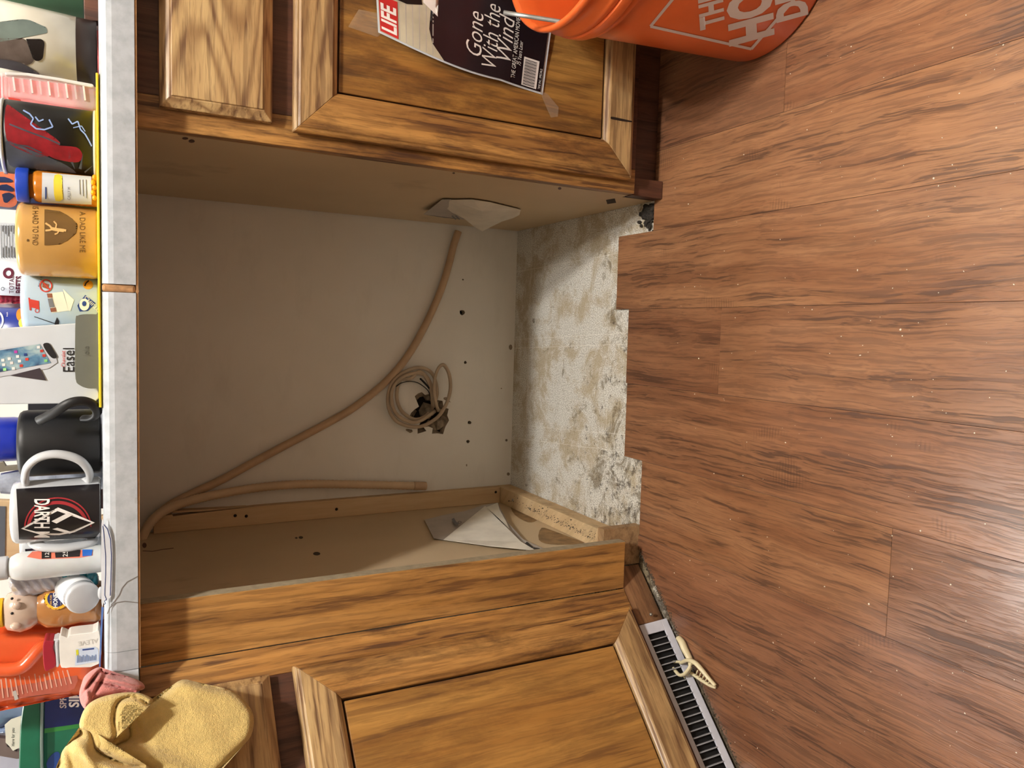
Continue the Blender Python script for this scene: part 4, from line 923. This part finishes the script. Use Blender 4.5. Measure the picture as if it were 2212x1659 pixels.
# navy cup behind
cx, r, zt = cyl(-60, 120, 330, 456, .11)
t = bottle('cup', 'navy cup with orange animal head print behind the pill bottle', 'cup', (cx, .11, CT), [(0, 0), (r * .9, 0), (r, zt - CT), (0, zt - CT)], plain('navy_plastic', (34, 46, 84), .35))
sa = on_cone(cx, .11, r * .9, CT, r, zt, .0006); sb = on_cone(cx, .11, r * .9, CT, r, zt, .0012)
M_bo = plain('print_orange', (222, 120, 82), .4)
decal('print', [smooth_poly([(-10, 378), (12, 372), (24, 380), (34, 376), (38, 390), (32, 404), (37, 420), (36, 440), (24, 448), (4, 446), (-12, 438)], 3)], sa, M_bo, t, step=5)
decal('print', [smooth_poly([(-10, 384), (10, 382), (28, 390), (22, 394), (8, 390), (-10, 394)], 2), smooth_poly([(-4, 402), (14, 398), (30, 408), (26, 414), (12, 408), (-4, 410)], 2), smooth_poly([(4, 420), (20, 416), (32, 424), (20, 428), (16, 438), (8, 436), (12, 428)], 2)], sb, plain('navy_print', (34, 46, 84), .35), t, step=5)
# facts box and beets tin
t = thing('box', 'white food box with a nutrition table behind the tan mug', 'box', tuple(at(140, 520, 1, .16)))
obj('carton', prism_img([(-50, 478), (150, 486), (150, 568), (-50, 562)], .16, .04, fl=140), M_whitem, t, bevel=.001)
sf = on_plane(1, .1592)
for i in range(7): decal('print', strip_poly([(2 + i * 6, 486), (3.5 + i * 6, 558)], 1.0), sf, M_ink, t, step=40)
decal('print', [q_ for i in range(6) for q_ in strip_poly([(5 + i * 6, 487), (5 + i * 6, 500 + 5 * (i % 3))], 2.0) + strip_poly([(5.5 + i * 6, 534 - 3 * (i % 2)), (6 + i * 6, 556)], 2.2)], sf, M_grey, t, step=40)
t = thing('jar', 'white jar lettered in maroon behind the tan and blue mugs', 'jar', tuple(at(140, 600, 1, .14)))
cx, r, zt = cyl(-60, 140, 562, 640, .15)
obj('body', lathe([(0, 0), (r, 0), (r, zt - CT), (0, zt - CT)], (cx, .15, CT), 56), M_whitem, t, smooth=True)
sa = on_cone(cx, .15, r, CT, r, zt, .0006); M_mar = plain('print_maroon', (92, 30, 52), .4)
ut('TOTAL', (30, 634), 15, sa, M_mar, t, asp=.8, step=5); ut('BEETS', (48, 634), 20, sa, M_mar, t, asp=.72, step=5, bold=.03)
decal('print', ring_(18, 590, 12, 6, 20), sa, M_mar, t, step=5); decal('print', ring_(6, 624, 4, 1.2, 10), sa, M_ink, t)
tag(obj('pink_wrapper', pillow([(-20, 634), (22, 636), (30, 640), (170, 634), (170, 650), (30, 652), (26, 656), (-20, 658)], lambda a, b, o_: Vector((0, 0, 0)) + (lambda p: Vector((p.x, p.y, max(p.z, .879) if a < 169 else .879)))(at(a, b, 1, .17 - o_)), .01, 10, 4, extra=lambda a, b: .003 * math.sin(a * .6)), plain('pink_foil', (226, 66, 86), .25, coat=.6), smooth=True), 'crumpled pink foil wrapper between the jar and the fruit can', 'wrapper')
tag(obj('grey_box', prism_img([(-40, 652), (140, 640), (140, 668), (-40, 672)], .19, .02, fl=140), plain('grey_card', (150, 146, 152), .5), bevel=.001), 'grey box edge between the jar and the fruit can', 'box')
cx, r, zt = cyl(-80, 140, 664, 768, .12)
t = bottle('fruit_can', 'navy blue can printed with an orange and a lemon behind the pale blue mug', 'can', (cx, .12, CT), [(0, 0), (r, 0), (r, zt - CT), (0, zt - CT)], plain('can_navy', (28, 46, 128), .3))
sa = on_cone(cx, .12, r, CT, r, zt, .0006); sb = on_cone(cx, .12, r, CT, r, zt, .001)
decal('print', [ell(44, 680, 9, 14, 16)], sa, plain('print_fruit_orange', (232, 130, 42), .4), t); decal('print', [ell(49, 698, 9, 11, 16)], sb, plain('print_fruit_lemon', (226, 206, 84), .4), t)
decal('print', arc(-6, 692, 14, 20, 4, -70, 70, 14), sa, M_white2, t); ut('fresh', (17, 684), 5, sa, M_white2, t)
# easel box and grey clip stand
t = thing('easel_box', 'white box printed with a phone on a stand', 'box', tuple(at(205, 790, 1, .0)))
BQ = [(-70, 716), (0, 709), (162, 698.5), (208, 696), (214, 860), (205, 868), (196, 871), (0, 873.5), (-70, 882)]
obj('carton', prism_img(BQ, .002, .045), M_whitem, t, bevel=.0012)
sf = on_plane(1, .0012); sg = on_plane(1, .0008); sh = on_plane(1, .0004)
sq = [(-70, 760), (88, 742), (108, 748), (122, 775), (124, 783), (105, 796), (-70, 826)]
decal('print', [smooth_poly(sq, 1)], sf, plain('phone_silver', (196, 198, 204), .35), t, step=60)
M_scrn = NT('phone_screen_print'); f = M_scrn.noise(M_scrn.coords(rnd=False), 42, 4, .5, .6)
M_scrn.set(M_scrn.b.inputs['Base Color'], M_scrn.ramp(f, [(.35, lin((38, 50, 86))), (.5, lin((86, 128, 158))), (.66, lin((170, 190, 190)))])); M_scrn.b.inputs['Roughness'].default_value = .3
decal('print', [[(-70, 768), (86, 743), (110, 784), (-70, 816)]], sg, M_scrn.m, t, step=60)
decal('print', [smooth_poly([(93, 744), (105, 741), (112, 752), (123, 770), (114, 774), (102, 762)], 3)], sg, M_ink, t, step=30)
decal('print', [[(21, 811), (86, 795), (100, 822)]], sg, plain('phone_stand_print', (58, 50, 56), .4), t, step=30)
ic = [((6, 778), M_white2), ((20, 775), M_white2), ((38, 770), M_white2), ((8, 788), M_white2), ((25, 784), M_white2), ((42, 780), M_white2), ((58, 776), M_ired), ((10, 798), plain('app_green', (150, 220, 140), .4)), ((29, 796), M_white2), ((46, 790), M_ired), ((83, 750), M_white2), ((90, 758), M_ired), ((95, 768), M_ired), ((99, 779), plain('app_mint', (140, 210, 130), .4)), ((34, 760), plain('app_magenta', (170, 60, 150), .4)), ((55, 766), M_inavy)]
for (x, y), mm in ic: decal('icon', [[(x - 3.6, y - 2.6), (x + 3.2, y - 3.2), (x + 3.6, y + 2.6), (x - 3.2, y + 3.2)]], sh, mm, t, step=30)
ut('Easel', (160.5, 805), 36, sf, M_ink, t, asp=.76, step=60); ut('Chevalet', (141, 793), 13, sf, M_ired, t, asp=.76, step=60)
bm = prism_img(smooth_poly([(163, 690), (168, 682), (180, 679), (208, 679), (213, 684), (213.5, 837), (208, 839), (190, 839), (172, 832), (163, 818), (162, 760)], 3), -.022, .014)
gt = thing('phone_stand', 'olive grey plastic stand leaning on the front of the white phone box', 'stand', tuple(at(205, 760, 1, -.015)))
M_olive = plain('olive_grey_plastic', (104, 106, 96), .38, var=.03); obj('body', bm, M_olive, gt, bevel=.0025, smooth=False, seg=3)
ut('joie', (192, 770), 18, on_plane(1, -.0224), plain('embossed_grey', (88, 90, 82), .4), gt, asp=.85, step=60)
tag(obj('clear_corner', prism_img([(200, 840), (212, 838), (214, 852), (206, 862), (196, 866)], -.012, .012), M_white, bevel=.002), 'small clear plastic corner piece under the white phone box', 'piece') if 0 else None
# jar with blue lid, seen above the black mug
cx, r, zt = cyl(-60, 60, 898, 1000, .17)
t = thing('jar', 'clear jar with a bright blue lid behind the black mug', 'jar', (cx, .17, CT))
obj('body', lathe([(0, 0), (r, 0), (r * 1.1, .05), (r * 1.12, .085), (r * .98, .0985), (r * .9, .104), (0, .104)], (cx, .17, CT), 56), plain('frosted_jar', (150, 150, 160), .15, coat=.8), t, smooth=True)
obj('lid', lathe([(0, .100), (r * .92, .104), (r * .95, .11), (r * .95, zt - CT), (0, zt - CT)], (cx, .17, CT), 56), plain('royal_blue_plastic', (22, 44, 160), .3, coat=.3), t, smooth=True, bevel=.001)
# glass ball, frame, hinge behind
t = thing('glass_jar', 'faceted clear glass jar behind the white mug handle', 'jar', tuple(at(130, 1040, 1, .15)))
cx, r, zt = cyl(2, 40, 1006, 1080, .15)
bm = lathe([(0, 0), (r * .7, 0), (r * .95, .03), (r * 1.05, .06), (r * .9, .085), (r * .6, zt - CT), (0, zt - CT)], (cx, .15, CT), 14)
obj('body', bm, plain('cut_glass', (150, 156, 170), .05, coat=1.0, var=.2, vs=60), t)
t = thing('picture_frame', 'light wooden picture frame standing behind the wrapped mug', 'frame', tuple(at(120, 1150, 1, .19)))
obj('frame', prism_img([(-60, 1078), (44, 1082), (52, 1235), (-60, 1240)], .19, .012), M_pine, t, bevel=.002)
obj('picture', prism_img([(-60, 1092), (12, 1094), (10, 1218), (-60, 1220)], .1885, .001), plain('slate_picture', (84, 88, 96), .4), t)
obj('post', prism_img([(40, 1120), (150, 1120), (150, 1235), (40, 1235)], .195, .01, fl=140), M_pine, t)
tag(obj('metal_bracket', prism_img([(-10, 1000), (8, 996), (14, 1006), (200, 990), (200, 998), (14, 1018), (-10, 1022)], .14, .004, fl=190), M_zinc, bevel=.001), 'small metal bracket beside the blue lidded jar', 'bracket')
# white pill bottle standing
cx, r, zt = cyl(22, 214, 1186, 1246, .015); h = zt - CT
t = bottle('supplement_bottle', 'tall white plastic bottle with a white screw cap', 'bottle', (cx, .015, CT + .0004), [(0, 0), (r * .94, 0), (r, .004), (r, h * .84), (r * .93, h * .93), (r * .74, h * .99), (r * .66, h), (r * .66, h + .006), (0, h + .006)], plain('white_hdpe', (204, 206, 206), .35, sub=.1))
obj('cap', lathe([(0, h + .002), (r * .80, h + .002), (r * .82, h + .004), (r * .80, h + .04), (0, h + .04)], (cx, .015, CT), 48), M_white, t, smooth=True, bevel=.001)
sa = on_cone(cx, .015, r, CT, r, zt, .0004); sb = on_cone(cx, .015, r, CT, r, zt, .0008)
decal('label', [[(58, 1203), (86, 1208), (172, 1205), (200, 1200), (200, 1187.5), (70, 1191)]], sa, plain('label_orange', (222, 120, 96), .4), t, step=4)
decal('print', [[(90, 1189), (110, 1189), (110, 1206), (90, 1207)], [(118, 1189), (174, 1188), (172, 1202), (120, 1205)]], sb, M_ink, t, step=4)
decal('print', [[(178, 1187), (200, 1187), (198, 1200), (178, 1202)]], sb, plain('label_blue', (38, 96, 182), .4), t, step=4)
ut('123', (106, 1205), 13, on_cone(cx, .015, r, CT, r, zt, .0012), M_white2, t, asp=.9, step=4); ut('25', (146, 1203), 15, on_cone(cx, .015, r, CT, r, zt, .0012), M_white2, t, asp=.9, step=4)
# honey bear -----------------------------------------------------------
M_hon = plain('honey_filled_plastic', (166, 112, 62), .12, coat=.8, var=.08); M_hazy = plain('hazy_empty_plastic', (190, 166, 148), .15, coat=.8)
cx, r, zt = cyl(6, 212, 1262, 1358, .05); h = zt - CT
hb = thing('honey_bear', 'bear-shaped honey bottle with navy sunburst label', 'bottle', (cx, .05, CT))
K = r
obj('body', lathe([(0, 0), (K * .86, .0), (K * .98, h * .10), (K * .90, h * .25), (K * .98, h * .42), (K * .92, h * .58), (K * .66, h * .665)], (cx, .05, CT + .0003), 48, sy=.8), M_hon, hb, smooth=True)
obj('head', lathe([(K * .66, h * .665), (K * .86, h * .73), (K * .96, h * .83), (K * .80, h * .95), (K * .5, h), (0, h)], (cx, .05, CT + .0003), 48, sy=.8), M_hazy, hb, smooth=True)
for px, py in ((34, 1352),):
    p = at(px, py, 1, .03); bm = bmesh.new(); bmesh.ops.create_uvsphere(bm, u_segments=14, v_segments=10, radius=1, matrix=Matrix.Translation(p) @ Matrix.Diagonal((.005, .005, .006, 1))); obj('ear', bm, M_hazy, hb, smooth=True)
for px, py in ((26, 1293), (26, 1325)):
    p = at(px, py, 1, .05 - K * .70); bm = bmesh.new(); bmesh.ops.create_uvsphere(bm, u_segments=10, v_segments=8, radius=.0017, matrix=Matrix.Translation(p)); obj('eye', bm, M_black, hb, smooth=True)
p = at(36, 1308, 1, .05 - K * .74); bm = bmesh.new(); bmesh.ops.create_uvsphere(bm, u_segments=12, v_segments=8, radius=1, matrix=Matrix.Translation(p) @ Matrix.Diagonal((.005, .004, .0045, 1))); obj('snout', bm, M_hazy, hb, smooth=True)
obj('cap', lathe([(0, h * .99), (K * .62, h * .99), (K * .60, h * 1.25), (0, h * 1.3)], (cx, .05, CT), 40), plain('yellow_cap', (244, 190, 30), .35), hb, smooth=True, bevel=.001)
fy = .05 - K * .80 - .0006
star = []
for i in range(48): a = math.pi * 2 * i / 48; rr = 27 if i % 2 else 22; star.append((121 + rr * .98 * math.cos(a), 1294 + rr * .86 * math.sin(a)))
def hbs(o_):
    def f(px, py):
        p = at(px, py, 1, fy); dx = (p.x - cx) / K; p2_ = at(px, py, 1, .05 - K * .8 * math.sqrt(max(.05, 1 - dx * dx)) - .0012 - o_); return p2_
    return f
decal('label', [star], hbs(0), plain('label_gold', (240, 176, 52), .35), hb, step=5); decal('label', [ell(121, 1294, 19, 17, 28)], hbs(.0005), plain('label_navy_round', (34, 40, 84), .35), hb, step=5)
ut('HONEY', (124, 1313), 13, hbs(.001), M_white2, hb, asp=.82, step=5, bold=.02); ut('100% PURE', (112, 1308), 6, hbs(.001), plain('label_gold_text', (232, 176, 60), .4), hb, asp=.8, step=5)
decal('print', strip_poly([(131, 1308), (131, 1280)], 1.5) + strip_poly([(135, 1305), (135, 1284)], 1.2), hbs(.001), M_grey, hb, step=5)
# small white bottle tipped towards the viewer
p = at(181, 1293, 1, -.012); q_ = at(150, 1262, 1, .05); ax = (q_ - p).normalized(); rot = ax.to_track_quat('Z', 'Y').to_matrix().to_4x4()
t = thing('small_white_bottle', 'small white bottle lying with its round cap towards the viewer', 'bottle', tuple(p))
R1 = .0195
def lp(pr): bm = lathe(pr, (0, 0, 0), 48); bm.transform(Matrix.Translation(p) @ rot); return bm
obj('cap', lp([(0, -.0005), (R1 * .86, -.0), (R1 * .97, .001), (R1, .003), (R1, .014), (0, .014)]), M_white, t, smooth=True)
obj('body', lp([(R1 * .8, .0142), (R1 * .97, .016), (R1 * 1.02, .022), (R1 * 1.02, .052), (R1 * .9, .056), (0, .056)]), plain('white_hdpe_body', (226, 228, 230), .35), t, smooth=True)
bm = bmesh.new(); bmesh.ops.create_uvsphere(bm, u_segments=14, v_segments=10, radius=1, matrix=Matrix.Translation(at(217, 1281, 1, -.020)) @ Matrix.Diagonal((.0082, .0035, .0032, 1)))
tag(obj('white_pill', bm, M_white, smooth=True), 'oblong white tablet in front of the small lying white bottle', 'pill')
def lump(name, label, cat, poly, y, h, R, step, mat, extra=None, n=3): return tag(obj(name, pillow(smooth_poly(poly, n), lambda a, b, o_: at(a, b, 1, y - o_), h, R, step, extra), mat, smooth=True), label, cat)
lump('teal_packet', 'teal and blue foil packet behind the small lying white bottle', 'packet', [(132, 1238), (160, 1236), (205, 1232), (212, 1262), (180, 1274), (158, 1290), (148, 1280), (140, 1258)], .035, .012, 20, 5, plain('teal_foil', (40, 150, 170), .2, coat=.8, var=.3, vs=60), extra=lambda a, b: .003 * math.sin(a * .35 + b * .2))
lump('clear_bag', 'crumpled clear plastic bag behind the honey bottle', 'bag', [(24, 1240), (60, 1232), (110, 1236), (150, 1232), (208, 1240), (208, 1256), (165, 1262), (120, 1276), (80, 1282), (40, 1290), (20, 1268)], .045, .012, 20, 5, plain('cloudy_plastic_film', (196, 192, 200), .15, coat=.8, var=.1), extra=lambda a, b: .003 * math.sin(a * .3 - b * .25))
# detergent jug ---------------------------------------------------------
M_jug = plain('orange_detergent_plastic', (212, 88, 44), .28, coat=.3, var=.03)
jg = thing('detergent_jug', 'big orange detergent jug with moulded handle behind the painkiller bottle', 'jug', tuple(at(200, 1440, 1, .12)))
def Jo(a, b, o_):
    p = at(a, b, 1, .10 - o_); k = max(0, min(1, (a - 150) / 64)); p.z -= k * k * max(0, at(214, b, 1, .10).z - .8800); return p
obj('body', pillow(smooth_poly([(-120, 1350), (0, 1352), (120, 1345), (205, 1335), (214, 1345), (214, 1478), (200, 1492), (100, 1510), (0, 1528), (-120, 1545)], 4), Jo, .035, 45, 9), M_jug, jg, smooth=True)
P = [at(a, b, 1, .10 - e) for a, b, e in [(-90, 1440, .03), (-30, 1444, .04), (20, 1446, .045), (48, 1440, .046), (66, 1424, .045), (88, 1400, .040), (110, 1390, .034)]]
obj('handle', tube(spline(P, 8), 0, 16, flat=(.009, .0085)), M_jug, jg, smooth=True)
M_film = plain('label_film', (178, 92, 74), .35, var=.1)
def jl(o_): return lambda a, b: Jo(a, b, .0352 + o_)
decal('label', [smooth_poly([(-100, 1462), (20, 1456), (90, 1448), (150, 1440), (165, 1452), (160, 1488), (100, 1500), (-100, 1522)], 2)], jl(0), M_film, jg, step=20)
rnd = random.Random(5)
decal('print', [q_ for i in range(15) for q_ in strip_poly([(2 + i * 10 + (3 if i > 6 else 0), 1466 - i * 1.2 + rnd.uniform(-3, 4)), (7 + i * 10.5, 1508 - i * 2.2)], rnd.choice([1.6, 2.4, 3.2]))], jl(.0006), plain('label_fine_print', (214, 160, 140), .45), jg, step=30)
decal('print', [[(27, 1494), (34, 1491), (40, 1510), (32, 1513)]], jl(.0008), M_paperg, jg, step=30)
# painkiller bottle -----------------------------------------------------
ab = thing('painkiller_bottle', 'white bottle with maroon cap and raised lettering in front of the orange jug', 'bottle', tuple(at(212, 1405, 1, .0)))
ay = .004
obj('body', prism_img(smooth_poly([(128, 1378), (136, 1374), (146, 1378), (152, 1372), (200, 1366), (214, 1364), (214, 1434), (152, 1442), (140, 1443), (130, 1436)], 3), ay, .030), plain('white_bottle_plastic', (228, 224, 216), .35), ab, bevel=.004, seg=3)
obj('neck', prism_img([(112, 1384), (130, 1380), (130, 1438), (118, 1443)], ay + .003, .024), M_white, ab, bevel=.003)
obj('cap', prism_img(smooth_poly([(94, 1387), (106, 1385), (117, 1386), (115, 1400), (120, 1416), (121, 1438), (108, 1447), (97, 1449), (93, 1420)], 3), ay + .001, .028), plain('maroon_plastic', (150, 32, 48), .35), ab, bevel=.002)
obj('cap_ring', prism_img([(118, 1386), (126, 1384), (128, 1440), (122, 1444)], ay, .03), M_white, ab, bevel=.002)
ap = on_plane(1, ay - .0004); ap2 = on_plane(1, ay - .0008)
text('ALEVE', (211, 1379), (-15.5, 2.8), (2.2, 13), ap, plain('raised_lettering', (196, 192, 184), .4), ab, step=40, bold=.01)
decal('label', [[(164, 1402), (206, 1397), (212, 1402), (214, 1428), (162, 1438)]], ap, plain('label_pale_blue', (196, 206, 222), .4), ab, step=40)
decal('print', [[(164, 1404), (169, 1403), (170, 1416), (165, 1417)]], ap2, plain('label_lime', (206, 200, 40), .4), ab); decal('print', [q_ for i in range(11) for q_ in strip_poly([(168 + i * 3.9, 1414 + (i * 7) % 5), (167 + i * 3.9, 1432 - i * .6)], 2.2)], ap2, plain('label_fine_blue', (110, 130, 168), .4), ab, step=40)
text('CAPLETS', (178, 1404), (5, -.4), (.4, 5), ap2, M_inavy, ab) if 0 else decal('print', strip_poly([(178, 1404), (203, 1401)], 3), ap2, M_inavy, ab, step=40)
# white plastic bag edge with navy outline, folded over the counter front
wb = thing('paper_bag', 'white paper bag with a navy outline hanging over the counter edge', 'bag', tuple(at(232, 1220, 1, YF)))
bgp = smooth_poly([(219, 1132), (224, 1130), (234, 1142), (241, 1165), (243, 1200), (242, 1250), (240, 1288), (234, 1292), (231, 1298), (227, 1296), (223, 1304), (219, 1300)], 2)
obj('bag', prism([at(a, b, 1, YF - .0012) for a, b in bgp], (0, -.0008, 0)), plain('bag_white', (226, 230, 238), .4), wb)
decal('print', strip_poly([(224, 1133), (232, 1143), (238.5, 1165), (240.5, 1200), (239.5, 1250), (238, 1287)], 1.6) + strip_poly([(222, 1136), (224, 1150), (228, 1200), (228, 1240), (226, 1285), (230, 1295), (226, 1298), (228, 1304), (224, 1306)], 1.4), on_plane(1, YF - .0023), M_inavy, wb, step=30)
obj('blue_fold', prism([at(a, b, 1, YF - .0012) for a, b in [(219, 1310), (224, 1312), (222, 1340), (219, 1400), (217, 1440), (214, 1440), (216, 1380)]], (0, -.0008, 0)), plain('bag_blue', (96, 130, 200), .4), wb)
# green tub -------------------------------------------------------------
tb = thing('green_tub', 'green plastic tub with a lid rim and navy label behind the yellow towel', 'tub', tuple(at(200, 1590, 1, .15)))
M_grn = plain('green_plastic', (28, 96, 70), .3, coat=.3, var=.08)
obj('body', prism_img([(88, 1500), (206, 1490), (206, 1720), (88, 1720)], .150, .09, fl=200), M_grn, tb, bevel=.008, seg=3)
obj('lid', prism_img(smooth_poly([(52, 1512), (60, 1504), (88, 1500), (90, 1610), (92, 1740), (44, 1740), (42, 1600), (46, 1545)], 2), .143, .10), M_grn, tb, bevel=.004, seg=3)
obj('lid_lip', prism_img([(88, 1500), (94, 1500), (92, 1610), (94, 1740), (89, 1740), (86, 1610)], .139, .08), plain('lip_highlight_grey', (110, 124, 116), .35), tb, bevel=.001)
tp = on_plane(1, .1494); tp2 = on_plane(1, .1488)
decal('label', [[(97, 1490), (204, 1483), (204, 1559), (96, 1574)]], tp, plain('tub_navy_label', (28, 38, 92), .35, var=.1), tb, step=60)
decal('label', [[(96, 1574), (204, 1559), (204, 1567), (96, 1584)]], tp, plain('tub_bright_green', (54, 130, 60), .35), tb, step=60)
ut('SPRING', (143, 1530), 20, tp2, M_logo, tb, asp=.85, step=60, bold=.02); ut('SIMPLE', (170, 1528), 30, tp2, M_white2, tb, asp=.85, step=60, bold=.03)
decal('print', [smooth_poly([(100, 1650), (112, 1630), (126, 1624), (130, 1640), (122, 1660), (110, 1668)], 3)], tp, M_inavy, tb, step=30)
# grey-blue bag and the note behind
lump('blue_bag', 'grey blue plastic bag bulging behind the green tub', 'bag', [(-60, 1515), (30, 1512), (56, 1508), (200, 1500), (226, 1505), (226, 1550), (200, 1560), (50, 1560), (20, 1565), (-60, 1590)], .275, .02, 30, 8, plain('grey_blue_film', (112, 130, 160), .25, coat=.4), extra=lambda a, b: .004 * math.sin(b * .4))
nt = thing('note', 'white torn paper note lettered Here for you', 'note', tuple(at(40, 1590, 1, .252)))
obj('sheet', prism([down(a, b, .252, 140) for a, b in [(10, 1566), (24, 1554), (50, 1545), (150, 1545), (150, 1600), (50, 1612), (36, 1618), (28, 1622), (20, 1612), (12, 1604), (12, 1590)]], (0, .0008, 0)), M_paper, nt)
ut('Here for you', (31, 1612), 9.6, on_plane(1, .2515), M_ink, nt, asp=.78, step=60)
tag(obj('cardboard', prism_img([(-40, 1590), (14, 1596), (16, 1612), (36, 1624), (150, 1610), (150, 1634), (36, 1640), (-10, 1632), (-40, 1628)], .258, .01, fl=140), plain('brown_grey_card', (112, 96, 92), .8), bevel=.001), 'brown grey cardboard scrap behind the note', 'card')
tag(obj('grey_canister', prism_img([(-90, 1520), (110, 1520), (110, 1760), (-90, 1760)], .30, .06, fl=100), plain('grey_violet_plastic', (176, 176, 190), .5), bevel=.004), 'pale grey violet canister behind the blue bag', 'canister')
# blanks further behind: dark backs added to close gaps in the row
for i, (a0, a1, c, lb) in enumerate(((236, 440, (60, 50, 60), 'dark plum book standing behind the printed black cup'), (860, 1000, (22, 22, 30), 'black board standing behind the black mug'), (1000, 1100, (60, 26, 32), 'dark red book standing behind the white mug handle'))):
    tag(obj('blank' if i != 1 else 'board', prism_img([(60 if i else 120, a0), (210, a0), (210, a1), (60 if i else 120, a1)], .22, .02, fl=200), plain('blank_cover', c, .5), bevel=.001), lb, 'blank' if i != 1 else 'board')
# =================================================================== CLOTHS
def cloth_mat(name, col, bs=900, b=.9, spots=None):
    M = NT(name); co = M.coords(rnd=False); f = M.noise(co, 40, 5, .65); n2 = M.noise(co, bs, 3, .7); n3 = M.noise(co, bs * .25, 3, .6)
    c = lin(col); c = M.ramp(f, [(.3, tuple(x * .78 for x in c[:3]) + (1,)), (.65, c)])
    if spots: g_ = M.ramp(M.noise(co, 120, 3, .6), [(.70, (0, 0, 0)), (.76, (1, 1, 1))]); c = M.mix(M.math('MULTIPLY', g_, .6), c, lin(spots))
    M.set(M.b.inputs['Base Color'], c); M.b.inputs['Roughness'].default_value = .95; M.b.inputs['Sheen Weight'].default_value = .3
    M.bump(M.math('ADD', n2, M.math('MULTIPLY', n3, 1.5)), b, .0016); return M.m
M_yel = cloth_mat('yellow_terry_cloth', (232, 200, 122), spots=(150, 110, 60)); M_pinkc = cloth_mat('dusty_pink_cloth', (206, 128, 122), bs=700, b=.5)
def T45(o0): return lambda a, b, o_: at45(a, b, o0 + o_)
def folds(*fs):          # creases: (px,py,dirx,diry,amp,width)
    def f(x, y): return sum(a * math.exp(-(((x - px) * dy - (y - py) * dx) / w) ** 2) * math.exp(-(((x - px) * dx + (y - py) * dy) / L_) ** 2) for px, py, dx, dy, a, w, L_ in fs)
    return f
tw = None
bm = pillow(smooth_poly([(394, 1468), (440, 1478), (500, 1492), (534, 1520), (548, 1550), (542, 1590), (516, 1618), (476, 1659), (440, 1700), (330, 1720), (230, 1660), (222, 1625), (262, 1605), (282, 1590), (279, 1545), (322, 1521), (360, 1492)], 4),
            T45(.060), .013, 16, 5, extra=folds((300, 1560, .3, .95, -.008, 14, 60), (330, 1640, .9, .3, .008, 18, 90), (440, 1560, .5, .85, .003, 25, 70), (420, 1490, .9, .3, .003, 12, 60)))
pillow(smooth_poly([(240, 1530), (262, 1508), (290, 1497), (318, 1504), (332, 1514), (318, 1524), (305, 1510), (288, 1504), (262, 1514), (250, 1532), (248, 1560), (250, 1590), (243, 1603), (229, 1614), (210, 1622), (198, 1604), (192, 1572), (178, 1540), (186, 1522), (210, 1508), (240, 1500), (265, 1494), (280, 1495), (262, 1502)], 3)[:0] or
       smooth_poly([(172, 1572), (176, 1545), (190, 1522), (215, 1507), (250, 1498), (285, 1495), (312, 1500), (331, 1512), (322, 1522), (304, 1510), (284, 1505), (262, 1512), (250, 1530), (247, 1560), (250, 1590), (238, 1606), (212, 1622), (200, 1610), (192, 1585)], 3), T45(.088), .012, 14, 4, bm=bm)
pillow(smooth_poly([(172, 1570), (196, 1575), (208, 1605), (214, 1626), (270, 1650), (330, 1662), (330, 1720), (120, 1720), (128, 1650), (136, 1620), (158, 1598), (174, 1586)], 4), T45(.082), .022, 22, 5, extra=folds((150, 1630, .3, .95, -.006, 8, 60), (190, 1640, .5, .85, .008, 12, 60), (240, 1660, .9, .35, .005, 10, 60)), bm=bm)
obj('tw', bm, M_yel, smooth=True)
b2 = pillow(smooth_poly([(236, 1500), (300, 1500), (330, 1520), (300, 1555), (290, 1600), (240, 1618), (232, 1560)], 3), T45(.040), .004, 20, 6)
obj('inner_fold', b2, M_yel, bpy.data.objects['tw'], smooth=True)
o = bpy.data.objects["tw"]; o.name = 'yellow_towel'; tag(o, 'stained yellow terry towel draped over the left counter corner', 'towel')
bm = pillow(smooth_poly([(176, 1478), (182, 1462), (198, 1448), (216, 1441), (222, 1452), (240, 1456), (262, 1460), (285, 1464), (304, 1472), (313, 1483), (308, 1490), (290, 1494), (262, 1498), (232, 1504), (206, 1512), (196, 1524), (184, 1532), (174, 1518), (171, 1498)], 4),
            T45(.052), .020, 16, 3.5, extra=folds((200, 1470, .6, -.8, -.016, 3.5, 26), (215, 1480, .5, -.86, -.012, 3.5, 22), (240, 1480, .9, .2, -.010, 3, 30), (262, 1474, .97, .2, .007, 3, 30), (270, 1486, .97, .2, -.006, 2.5, 30), (190, 1505, .3, .95, .006, 5, 20)))
obj('pink_rag', bm, M_pinkc, smooth=True); tag(bpy.data.objects['pink_rag'], 'bunched dusty pink rag lying over the left end of the counter edge', 'rag')
